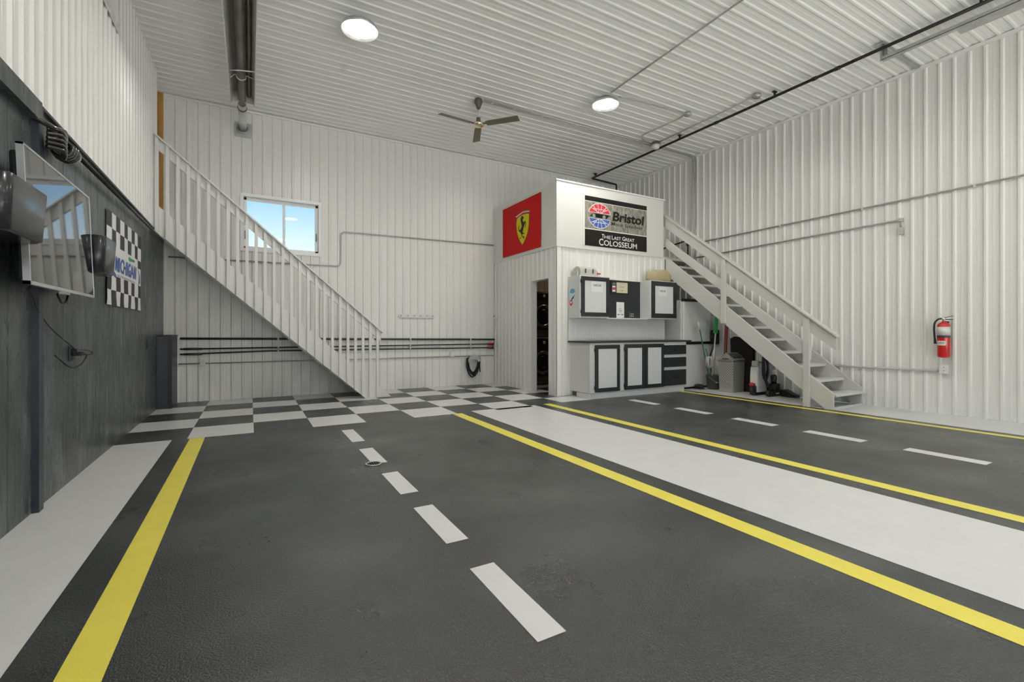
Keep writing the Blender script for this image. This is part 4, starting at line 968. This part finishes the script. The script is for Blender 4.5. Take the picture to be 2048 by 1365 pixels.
m = MB(); line(F, (0.035, 0.06), (0.15, 0.06), 0.006, 0.0012, m); patch(F, [(0.02, 0.06), (0.05, 0.045), (0.05, 0.075)], 0.0012, m); patch(F, [(0.165, 0.06), (0.135, 0.045), (0.135, 0.075)], 0.0012, m); obj('double_arrow', m, M_ink, tt)
m = MB()
for z, a, b in ((0.10, 0.07, 0.12), (0.125, 0.05, 0.14), (0.14, 0.05, 0.14), (0.17, 0.055, 0.13), (0.215, 0.08, 0.11), (0.24, 0.085, 0.095)): rect(F, a, z, b, z + 0.008, 0.0012, m)
obj('print_lines', m, mat('grey_ink', (0.35, 0.36, 0.38), 0.6), tt)
tt = thing('framed_certificate', 'black frame with a cream certificate and a red card on the charcoal board', 'picture frame', (5.9, YW, 1.80))
m = MB(); m.box(5.70, 6.135, YW - 0.018, YW - 0.001, 1.80, 2.045); obj('frame', m, M_black, tt, bevel=0.004)
F = frame((5.70, YW - 0.018, 1.80), (1, 0, 0), (0, 0, 1), (0, -1, 0))
obj('certificate', rect(F, 0.135, 0.025, 0.405, 0.215, 0.0015), M_cream, tt)
m = MB(); line(F, (0.14, 0.068), (0.40, 0.068), 0.004, 0.0027, m); line(F, (0.22, 0.135), (0.33, 0.135), 0.006, 0.0027, m); line(F, (0.23, 0.12), (0.32, 0.12), 0.004, 0.0027, m); line(F, (0.21, 0.195), (0.34, 0.195), 0.004, 0.0027, m); patch(F, ell(0.27, 0.065, 0.014, 0.012, 10), 0.0027, m); obj('print', m, mat('brown_ink', (0.4, 0.22, 0.12), 0.6), tt)
obj('card', rect(F, 0.035, 0.04, 0.11, 0.15, 0.0015), M_wprint, tt); obj('red_mark', rect(F, 0.04, 0.075, 0.105, 0.12, 0.003), M_rprint, tt)
m = MB(); 
ring_ = ell(0.075, 0.185, 0.038, 0.02, 16)
for a, b in zip(ring_, ring_[1:] + ring_[:1]): line(F, a, b, 0.003, 0.002, m)
line(F, (0.055, 0.183), (0.095, 0.188), 0.005, 0.002, m); obj('emblem', m, M_wprint, tt)
tt = thing('wall_outlet', 'dark double outlet at the lower right of the charcoal board', 'outlet', (6.23, YW, 1.365))
m = MB(); m.box(6.165, 6.295, YW - 0.008, YW - 0.001, 1.37, 1.475); obj('plate', m, M_dark, tt, bevel=0.002)
m = MB()
for a in (6.19, 6.235):
    for b in (1.39, 1.43): m.box(a, a + 0.03, YW - 0.011, YW - 0.008, b, b + 0.025)
m.box(6.163, 6.168, YW - 0.010, YW - 0.002, 1.37, 1.475); obj('sockets', m, M_galv, tt)
# stickers
tt = thing('sticker', 'round blue sticker with a red badge on the left wall cabinet side', 'sticker', (4.809, 6.40, 1.6))
F = frame((4.809, 6.53, 1.345), (0, -1, 0), (0, 0, 1), (-1, 0, 0))
obj('disc', patch(F, ell(0.125, 0.385, 0.095, 0.125, 24), 0.002), mat('pale_blue_print', (0.62, 0.74, 0.80), 0.5), tt)
m = patch(F, [(0.05, 0.44), (0.07, 0.49), (0.125, 0.508), (0.18, 0.485), (0.20, 0.44), (0.13, 0.42)], 0.0035); obj('blue_field', m, mat('mid_blue_print', (0.12, 0.33, 0.55), 0.5), tt)
m = MB(); patch(F, [(0.09, 0.30), (0.16, 0.34), (0.19, 0.40), (0.15, 0.37), (0.10, 0.34)], 0.0035, m); obj('dark_field', m, M_navy, tt)
obj('red_badge', patch(F, ell(0.085, 0.265, 0.045, 0.055, 14), 0.0035), M_rprint, tt); obj('badge_mark', rect(F, 0.06, 0.255, 0.11, 0.285, 0.005), M_wprint, tt)
# things on the wall cabinets
tt = thing('toolbox', 'pale grey domed toolbox with two latches on top of the left wall cabinet', 'toolbox', (5.0, 6.34, UZ1))
def dome(x0, x1, yc, w, z0, zw, zt, n=10):
    p = [(yc - w, z0), (yc - w, zw)] + [(yc - w * math.cos(R(180 * i / n)), zw + (zt - zw) * math.sin(R(180 * i / n))) for i in range(1, n)] + [(yc + w, zw), (yc + w, z0)]
    return MB().prism(p, 'x', x0, x1)
obj('case', dome(4.86, 5.22, 6.36, 0.10, UZ1, UZ1 + 0.09, UZ1 + 0.165), M_beige, tt, bevel=0.006)
for x in (4.96, 5.12):
    m = MB(); m.box(x, x + 0.022, 6.245, 6.262, UZ1 + 0.045, UZ1 + 0.12); obj('latch', m, M_greyp, tt, bevel=0.003)
o_ = obj('storage_tin', (lambda m: m.box(4.825, 4.855, 6.30, 6.46, UZ1, UZ1 + 0.085))(MB()), M_beige, bevel=0.006); tag(o_, 'low pale box on the left wall cabinet beside the toolbox', 'box')
tt = thing('tin_can', 'small white and red can on the left wall cabinet right of the toolbox', 'can', (5.27, 6.27, UZ1))
obj('body', MB().lathe([(0.032, 0), (0.032, 0.10), (0.028, 0.105)], (5.27, 6.27, UZ1), 18), M_wprint, tt); obj('red_mark', MB().lathe([(0.033, 0.035), (0.033, 0.06)], (5.27, 6.27, UZ1), 18), M_rprint, tt)
tt = MB().ellipsoid((6.80, 6.34, UZ1 + 0.10), (0.30, 0.12, 0.125), 40, 20, 0.85)
def lump(p):
    q = (p.x - 6.80) / 0.30; h = (p.z - UZ1) / 0.225
    if h < 0.35: return (p.x, p.y, UZ1 + 0.004 + max(0, h - 0.08) * 0.225)
    w = 0.006 * math.sin(p.x * 23 + p.z * 30) + 0.004 * math.sin(p.x * 47 + 1 + p.y * 30)
    return (p.x, p.y, p.z + w + (0.03 * (1 - abs(q - 0.25)) - 0.02) * h)
o_ = obj('cloth_bag', tt.map(lump), M_tan); tag(o_, 'lumpy tan cloth bag lying on top of the right wall cabinet', 'bag')
# fridge
t = thing('fridge', 'white upright fridge with black door edges standing under the right staircase', 'fridge', (7.65, 6.4, 0))
fx0, fx1, fy0 = 7.27, 8.04, 6.15
m = MB(); m.box(fx0, fx1, fy0 + 0.05, YRM + 0.15, 0.03, 1.73); obj('body', m, M_white, t, bevel=0.02)
M_frd = mat('fridge_door', (0.78, 0.79, 0.79), 0.25, bump=0.4, bscale=2.2, stretch=(1, 1, 4), bdist=0.01)
m = MB(); m.box(fx0, fx1, fy0, fy0 + 0.048, 0.035, 0.865); obj('door', m, M_frd, t, bevel=0.015)
m = MB(); m.box(fx0, fx1, fy0, fy0 + 0.048, 0.915, 1.70); obj('door', m, M_frd, t, bevel=0.015)
m = MB(); m.box(fx0 - 0.002, fx1 + 0.002, fy0 - 0.012, fy0 + 0.04, 0.866, 0.914); obj('black_rail', m, M_black, t)
m = MB(); m.box(fx0 - 0.002, fx1 + 0.002, fy0 - 0.012, fy0 + 0.06, 1.70, 1.748); obj('black_rail', m, M_black, t)
m = MB(); m.box(fx0, fx1, fy0 + 0.01, fy0 + 0.06, 0.0, 0.034); obj('black_foot', m, M_black, t)

# ================================================================== LAUNDRY
t = thing('washer_dryer', 'dark washer and dryer stacked behind the open laundry doorway', 'washer dryer', (5.3, 8.45, 0))
lx0, lx1, ly = 4.98, 5.66, 8.1
M_mach = mat('machine_grey', (0.035, 0.03, 0.03), 0.25, coat=0.5)
for z0, zc_ in ((0.02, 0.50), (0.99, 1.50)):
    m = MB(); m.box(lx0, lx1, ly, YB - 0.05, z0, z0 + 0.955); bd = obj('cabinet', m, M_mach, t, bevel=0.01)
    m = MB(); m.box(lx0 + 0.01, lx1 - 0.01, ly - 0.02, ly - 0.001, z0 + 0.80, z0 + 0.93); cpn = obj('control_panel', m, M_gloss, t, bevel=0.006)
    obj('knob', MB().lathe([(0.035, 0.0), (0.032, -0.03), (0.0, -0.032)], (5.32, ly - 0.02, z0 + 0.865), 18, 'y'), M_chrome, cpn)
    c_ = (5.32, ly, z0 + 0.45)
    dr = obj('door_ring', MB().lathe([(0.25, 0), (0.25, -0.03), (0.22, -0.05), (0.19, -0.045), (0.18, -0.02)], c_, 36, 'y'), mat('dark_chrome', (0.25, 0.25, 0.26), 0.2, metal=0.9), t)
    obj('door_glass', MB().lathe([(0.18, -0.02), (0.12, -0.045), (0.0, -0.055)], c_, 30, 'y'), M_gloss, dr)
    m = MB(); m.box(lx0 + 0.02, lx1 - 0.02, ly - 0.012, ly - 0.001, z0 + 0.02, z0 + 0.15); obj('lower_panel', m, mat('machine_panel', (0.07, 0.055, 0.05), 0.3), t, bevel=0.004)

tl = thing('added_room_lamp', 'small warm lamp added out of sight inside the laundry room', 'ceiling lamp', (6.0, 7.4, 2.5))  # added lamp, never in view, brightens the washer and dryer
obj('fill_globe', MB().lathe([(0.0, 0.0), (0.07, 0.015), (0.09, 0.04)], (6.0, 7.4, 2.48), 20), mat('warm_fill', (1.0, 0.75, 0.45), 0.5, emit=9.0), tl)
# ================================================================== RIGHT WALL
xw = XR - 0.035
t = thing('conduit', 'long pale conduit high on the right wall, uppermost of the two', 'conduit', (xw, 2, 3))
obj('tube', MB().tube([(xw, 6.50, 2.955), (xw, YF0 + 0.1, 3.03)], 0.013, 8), M_emt, t)
for i in range(7):
    m = MB(); y = 6.0 - 1.25 * i; z = 2.96 + 0.0075 * i * 1.25; m.box(xw - 0.018, XR - 0.019, y, y + 0.02, z - 0.03, z + 0.02); obj('strap', m, M_cond, t)
t = thing('conduit', 'pale conduit on the right wall ending in a short drop, lower of the two', 'conduit', (xw, 4, 2.7))
obj('tube', MB().tube(route([(xw, 6.50, 2.655), (xw, 3.03, 2.705), (xw, 3.03, 2.60)], 0.05), 0.013, 8), M_emt, t)
m = MB(); m.box(xw - 0.025, XR - 0.018, 3.00, 3.07, 2.50, 2.60); m.box(xw - 0.02, XR - 0.018, 3.005, 3.065, 2.68, 2.73); obj('end_box', m, M_galv, t, bevel=0.003)
t = thing('conduit', 'low pale conduit on the right wall between the stair foot and the outlet', 'conduit', (xw, 3.4, 0.57))
obj('tube', MB().tube([(xw, 5.9, 0.545), (xw, 2.62, 0.585)], 0.013, 8), M_emt, t)
t = thing('wall_outlet', 'pale outlet box below the red fire extinguisher', 'outlet', (xw, 2.55, 0.55))
m = MB(); m.box(xw - 0.03, XR - 0.018, 2.515, 2.60, 0.555, 0.665); obj('box', m, M_cond, t, bevel=0.003)
m = MB(); m.box(xw - 0.036, xw - 0.03, 2.505, 2.60, 0.55, 0.67); obj('plate', m, M_white, t, bevel=0.002)
m = MB()
for z in (0.585, 0.625): m.box(xw - 0.038, xw - 0.036, 2.55, 2.556, z, z + 0.012)
obj('sockets', m, M_greyp, t)
# fire extinguisher
ex, ey = 8.02, 2.545
t = thing('fire_extinguisher', 'red fire extinguisher with white labels hanging on the right wall', 'fire extinguisher', (ex, ey, 0.76))
obj('cylinder', MB().lathe([(0.0, 0.765), (0.03, 0.765), (0.06, 0.775), (0.066, 0.79), (0.067, 1.18), (0.06, 1.21), (0.035, 1.235), (0.02, 1.24)], (ex, ey, 0), 32), M_red, t)
obj('label_band', MB().lathe([(0.0675, 1.06), (0.0675, 1.175)], (ex, ey, 0), 32), M_cond, t)
m = MB()
for i in range(8):
    a0 = R(135 + 10 * i); a1 = R(145 + 10 * i); m.add([(ex + 0.0676 * math.cos(a), ey + 0.0676 * math.sin(a), z) for a, z in ((a0, 0.93), (a1, 0.93), (a1, 0.99), (a0, 0.99))], [(0, 1, 2, 3)])
obj('label_plate', m, M_wprint, t, fixn=False)
m = MB()
for i in range(8):
    a0 = R(142 + 8 * i); a1 = R(150 + 8 * i); m.add([(ex + 0.0682 * math.cos(a), ey + 0.0682 * math.sin(a), z) for a, z in ((a0, 0.945), (a1, 0.945), (a1, 0.978), (a0, 0.978))], [(0, 1, 2, 3)])
obj('label_print', m, mat('label_grey', (0.45, 0.48, 0.47), 0.5), t, fixn=False)
obj('strap', MB().lathe([(0.0685, 1.035), (0.0695, 1.04), (0.0695, 1.055), (0.0685, 1.06)], (ex, ey, 0), 32), M_navy, t)
obj('neck', MB().lathe([(0.02, 1.235), (0.018, 1.265), (0.024, 1.27), (0.022, 1.295), (0.0, 1.30)], (ex, ey, 0), 16), M_chrome, t)
m = MB().prism([(ey + 0.01, 1.285), (ey - 0.10, 1.315), (ey - 0.10, 1.322), (ey + 0.01, 1.295)], 'x', ex - 0.012, ex + 0.012); obj('lever', m, M_chrome, t)
m = MB().prism([(ey, 1.27), (ey - 0.09, 1.265), (ey - 0.09, 1.275), (ey, 1.28)], 'x', ex - 0.012, ex + 0.012); obj('carry_handle', m, M_black, t)
hh = obj('hose', MB().tube(catmull([(ex - 0.01, ey + 0.015, 1.285), (ex - 0.02, ey + 0.05, 1.275), (ex - 0.03, ey + 0.082, 1.23), (ex - 0.03, ey + 0.09, 1.15), (ex - 0.03, ey + 0.085, 1.05), (ex - 0.03, ey + 0.082, 1.02)]), 0.011, 10), M_rubber, t)
obj('nozzle', MB().tube([(ex - 0.03, ey + 0.082, 1.02), (ex - 0.03, ey + 0.077, 0.95)], [0.012, 0.016], 10), M_rubber, hh)
m = MB(); m.box(ex + 0.066, XR - 0.018, ey - 0.03, ey + 0.03, 0.95, 1.25); obj('wall_bracket', m, M_black, t)

# ================================================================== UNDER THE RIGHT STAIRCASE
# bucket, broom, mop
t = thing('bucket', 'dark grey plastic bucket on the floor holding the brooms', 'bucket', (7.80, 5.90, 0))
bx, by = 7.80, 5.90
obj('shell', MB().lathe([(0.0, 0.005), (0.105, 0.0), (0.13, 0.27), (0.138, 0.275), (0.138, 0.265), (0.124, 0.26), (0.10, 0.012), (0.0, 0.012)], (bx, by, 0), 28), M_greyp, t)
obj('handle', MB().tube(catmull([(bx - 0.135, by, 0.25), (bx - 0.10, by - 0.10, 0.17), (bx, by - 0.15, 0.14), (bx + 0.10, by - 0.10, 0.17), (bx + 0.135, by, 0.25)]), 0.004, 6), M_galv, t)
m = MB(); m.add([(bx + 0.118 * math.cos(R(a)), by + 0.118 * math.sin(R(a)), z) for a, z in ((235, 0.13), (262, 0.13), (262, 0.15), (235, 0.15))], [(0, 1, 2, 3)]); m.map(lambda p: (p.x, p.y - 0.006, p.z)); obj('label_mark', m, M_wprint, t, fixn=False)
t = thing('mop', 'green-handled mop with white yarn leaning out of the bucket to the left', 'mop', (bx, by, 0.02))
obj('handle', MB().tube([(7.77, 5.93, 0.03), (7.49, 5.96, 1.15)], 0.012, 10), M_green, t)
obj('grip', MB().tube([(7.49, 5.96, 1.15), (7.455, 5.965, 1.29)], 0.016, 10), M_white, t)
m = MB(); rnd = random.Random(5)
for i in range(16):
    a = rnd.uniform(0, 6.28); q = rnd.uniform(0.04, 0.12)
    m.tube(catmull([(7.60, 5.86, 0.62), (7.60 + q * 0.6 * math.cos(a), 5.84 + q * 0.4 * math.sin(a), 0.63), (7.60 + q * math.cos(a), 5.84 + q * 0.5 * math.sin(a), 0.55 - rnd.uniform(0, 0.06)), (7.66 + q * 0.5 * math.cos(a), 5.86 + q * 0.4 * math.sin(a), 0.42)], 4), 0.007, 5)
obj('yarn_head', m, M_mop, t)
t = thing('broom', 'white-handled broom with a bright green head standing in the bucket', 'broom', (bx, by, 0.02))
obj('handle', MB().tube([(7.74, 5.90, 0.02), (7.90, 5.92, 1.10)], 0.012, 10), M_white, t)
m = MB().prism([(7.85, 1.08), (7.945, 1.08), (7.965, 1.36), (7.88, 1.40)], 'y', 5.90, 5.94); obj('green_head', m, M_greenb, t, bevel=0.01)
t = thing('squeegee', 'thin dark green pole standing in the bucket between mop and broom', 'pole', (bx, by, 0.02))
obj('pole', MB().tube([(7.86, 5.88, 0.02), (7.74, 6.02, 0.78)], 0.010, 8), M_green, t)
# black wall bag
t = thing('tool_bag', 'small black bag hung on the wall beside the fridge', 'bag', (8.06, 6.0, 0.95))
m = MB(); m.box(8.0, XR - 0.02, 5.98, 6.12, 0.86, 1.15); obj('body', m, M_black, t, bevel=0.015)
m = MB(); m.box(7.995, 7.9995, 6.03, 6.12, 1.0, 1.02); obj('purple_stripe', m, mat('purple_cloth', (0.25, 0.02, 0.2), 0.6), t)
obj('strap', MB().tube(catmull([(8.03, 6.05, 0.86), (7.98, 6.08, 0.7), (7.97, 6.10, 0.55), (8.0, 6.08, 0.42)]), 0.014, 8), M_black, t)
# red bar
for lb, y, x in (('red upright bar leaning behind the metal trash can', 5.78, 8.02), ('slimmer dark red bar beside the other red bar under the stairs', 5.84, 8.05)):
    o_ = obj('red_bar', MB().tube([(x - 0.05, y, 0.0), (x, y - 0.03, 1.28)], 0.017 if y < 5.8 else 0.010, 8), mat('dark_red_steel', (0.35, 0.02, 0.025), 0.35)); tag(o_, lb, 'bar', 'red bars leaning under the stairs')
# black case behind trash can
m = MB().prism([(5.20, 0.0), (5.62, 0.0), (5.66, 0.98), (5.58, 1.02), (5.28, 0.98), (5.20, 0.93)], 'x', 7.972, 8.045); o_ = obj('black_case', m, mat('dark_fabric', (0.012, 0.010, 0.008), 0.8), bevel=0.01); tag(o_, 'big dark flat case leaning on the wall behind the metal trash can', 'case')
# diamond plate trash can
t = thing('trash_can', 'silver diamond-plate trash can with a peaked lid under the stairs', 'trash can', (7.82, 5.5, 0))
tx0, tx1, ty0, ty1 = 7.62, 7.96, 5.345, 5.655
def taper(z0, z1, i0, i1, m=None):
    m = m or MB()
    v = [(x, y, z) for z, i in ((z0, i0), (z1, i1)) for x, y in ((tx0 + i, ty0 + i), (tx1 - i, ty0 + i), (tx1 - i, ty1 - i), (tx0 + i, ty1 - i))]
    return m.add(v, [(3, 2, 1, 0), (4, 5, 6, 7), (0, 1, 5, 4), (1, 2, 6, 5), (2, 3, 7, 6), (3, 0, 4, 7)])
obj('body', taper(0.0, 0.56, 0.012, 0.0), M_diamond, t, bevel=0.006)
obj('lower_plate', (lambda m: m.add([(tx0 + 0.008, ty0 + 0.02, 0.01), (tx0 + 0.008, ty1 - 0.02, 0.01), (tx0 + 0.006, ty1 - 0.02, 0.20), (tx0 + 0.006, ty0 + 0.02, 0.14)], [(0, 1, 2, 3)]))(MB()), M_alu, t, fixn=False)
obj('rim', taper(0.56, 0.585, -0.008, -0.008), M_alu, t, bevel=0.004)
yc_ = (ty0 + ty1) / 2
lid = MB().prism([(ty0 - 0.004, 0.586), (ty1 + 0.004, 0.586), (ty1 + 0.004, 0.60), (yc_, 0.725), (ty0 - 0.004, 0.60)], 'x', tx0 - 0.004, tx1 + 0.004)
ld = obj('lid', lid, M_diamond, t, bevel=0.005)
def onroof(s, v, off=0.0):  # near slope (facing -Y)
    y = ty0 - 0.004 + (yc_ - ty0 + 0.004) * v; z = 0.60 + 0.125 * v
    n = Vector((0, -0.62, 0.78)); return Vector((tx0 + (tx1 - tx0) * s, y, z)) + n * off
obj('flap_frame', (lambda m: m.add([onroof(s, v, 0.004) for s, v in ((0.14, 0.16), (0.90, 0.16), (0.90, 0.86), (0.14, 0.86))], [(0, 1, 2, 3)]))(MB()), M_black, ld, fixn=False)
obj('flap', (lambda m: m.add([onroof(s, v, 0.007) for s, v in ((0.19, 0.26), (0.85, 0.26), (0.85, 0.78), (0.19, 0.78))], [(0, 1, 2, 3)]))(MB()), mat('flap_grey', (0.25, 0.29, 0.31), 0.25, metal=0.5), ld, fixn=False)
m = MB(); m.box(tx0 - 0.014, tx0 - 0.004, 5.44, 5.57, 0.605, 0.618); obj('lid_handle', m, M_black, ld)
# tall poles right of can
for lb, x, y, z in (('tall black pole standing just right of the metal trash can', 7.95, 5.13, 0.92), ('thin silver tube standing among the black poles under the stairs', 7.90, 5.11, 0.86), ('thick black pole standing left of the white floor cleaner', 8.0, 5.03, 0.95)):
    i = 0.022 if 'thick' in lb else 0.012
    o_ = obj('pole', MB().tube([(x, y, 0.0), (x + 0.03, y - 0.01, z)], i, 10), M_galv if 'silver' in lb else M_black); tag(o_, lb, 'pole', 'poles beside the trash can')
# white floor cleaner
cx_, cy_ = 7.80, 4.99
t = thing('floor_cleaner', 'white upright floor cleaner with a dark looped hose and black wheels', 'floor cleaner', (cx_, cy_, 0))
F2 = lambda p: p
def fprism(pts, y0, y1, nm, m_, bev=0.01, par=None): return obj(nm, MB().prism(pts, 'y', y0, y1), m_, par or t, bevel=bev)
fprism([(7.69, 0.05), (7.97, 0.05), (7.985, 0.20), (7.93, 0.34), (7.90, 0.50), (7.70, 0.50), (7.68, 0.30)], 4.93, 5.07, 'tank', M_white, 0.02)
fprism([(7.70, 0.505), (7.80, 0.505), (7.80, 0.60), (7.71, 0.60)], 4.95, 5.05, 'upper_tank', M_beige, 0.01)
obj('handle_tube', MB().tube([(7.80, 5.0, 0.48), (7.825, 5.0, 0.93)], 0.018, 12), M_white, t)
hp_ = [(7.90 + 0.072 * math.cos(R(a)), 4.915, 0.45 + 0.185 * math.sin(R(a))) for a in range(0, 360, 24)]
obj('hose', MB().tube(hp_, 0.023, 10, closed=True), M_navy, t)
obj('hose_holder', MB().tube([(7.90, 4.925, 0.30), (7.89, 4.925, 0.60)], 0.018, 10), M_white, t)
for x in (7.64, 8.02):
    obj('wheel', MB().lathe([(0.0, -0.025), (0.08, -0.025), (0.088, 0.0), (0.08, 0.025), (0.0, 0.025)], (x, 4.97, 0.089), 24, 'y'), M_black, t)
m = MB(); m.box(7.66, 8.0, 4.94, 5.06, 0.0, 0.05); obj('base', m, M_black, t, bevel=0.01)
obj('red_cover', MB().ellipsoid((7.63, 4.99, 0.19), (0.05, 0.05, 0.035)), M_red, t)
m = MB(); m.box(7.72, 7.80, 4.925, 4.9299, 0.12, 0.15); obj('badge', m, M_cond, t)
# black vacuum
vx, vy = 7.88, 4.72
t = thing('vacuum_cleaner', 'low black vacuum cleaner head with a clear cup and thin wheels under the stairs', 'vacuum cleaner', (vx, vy, 0))
m = MB(); m.box(7.70, 8.02, 4.68, 4.80, 0.015, 0.10); obj('floor_head', m, M_black, t, bevel=0.02)
m = MB(); m.box(7.80, 7.97, 4.69, 4.80, 0.10, 0.22); obj('body', m, M_black, t, bevel=0.02)
obj('dust_cup', MB().lathe([(0.0, 0.0), (0.045, 0.0), (0.05, 0.12), (0.035, 0.15), (0.0, 0.155)], (7.865, 4.745, 0.22), 20), M_gloss, t)
obj('cup_cap', MB().lathe([(0.03, 0.0), (0.03, 0.07), (0.022, 0.08), (0.0, 0.08)], (7.865, 4.745, 0.375), 18), M_beige, t)
m = MB(); m.box(7.82, 7.91, 4.6765, 4.6795, 0.05, 0.062); obj('badge', m, M_white, t)
for x in (7.69, 8.035): obj('wheel', MB().lathe([(0.0, -0.02), (0.05, -0.02), (0.054, 0.0), (0.05, 0.02), (0.0, 0.02)], (x, 4.73, 0.055), 20, 'y'), M_rubber, t)
obj('hose', MB().tube(catmull([(7.79, 4.80, 0.15), (7.74, 4.83, 0.35), (7.76, 4.86, 0.60), (7.80, 4.88, 0.78)]), 0.025, 10), M_rubber, t)
t = thing('dust_pan', 'black flat floor tool lying behind the vacuum cleaner by the wall', 'floor tool', (8.0, 4.45, 0))
m = MB().prism([(4.40, 0.0), (4.66, 0.0), (4.66, 0.11), (4.60, 0.13), (4.45, 0.06), (4.40, 0.05)], 'x', 7.93, 8.04); obj('head', m, M_black, t, bevel=0.01)
obj('roller', MB().tube([(7.92, 4.52, 0.028), (8.05, 4.52, 0.028)], 0.028, 14), M_rubber, t)
t = thing('shoe', 'black low object like a shoe on the floor between fridge and bucket', 'shoe', (7.62, 6.02, 0))
obj('upper', MB().ellipsoid((7.55, 6.02, 0.055), (0.07, 0.10, 0.05), 18, 10, 0.85), M_black, t)
m = MB(); m.box(7.485, 7.615, 5.93, 6.11, 0.0, 0.018); obj('sole', m, M_greyp, t, bevel=0.004)
# floor drain
t = thing('floor_drain', 'round metal floor drain at the end of a white dash in the left lane', 'drain', (0.905, 3.965, 0.002))
obj('rim', MB().lathe([(0.052, 0.002), (0.053, 0.006), (0.068, 0.006), (0.07, 0.002)], (0.905, 3.965, 0), 32), M_galv, t)
obj('grate', MB().lathe([(0.0, 0.004), (0.052, 0.004)], (0.905, 3.965, 0), 32), M_galv, t)
m = MB()
for i in range(-2, 3):
    w = math.sqrt(max(0, 0.046 ** 2 - (i * 0.018) ** 2)); m.box(0.905 + i * 0.018 - 0.004, 0.905 + i * 0.018 + 0.004, 3.965 - w, 3.965 + w, 0.004, 0.0052)
obj('slots', m, M_black, t)
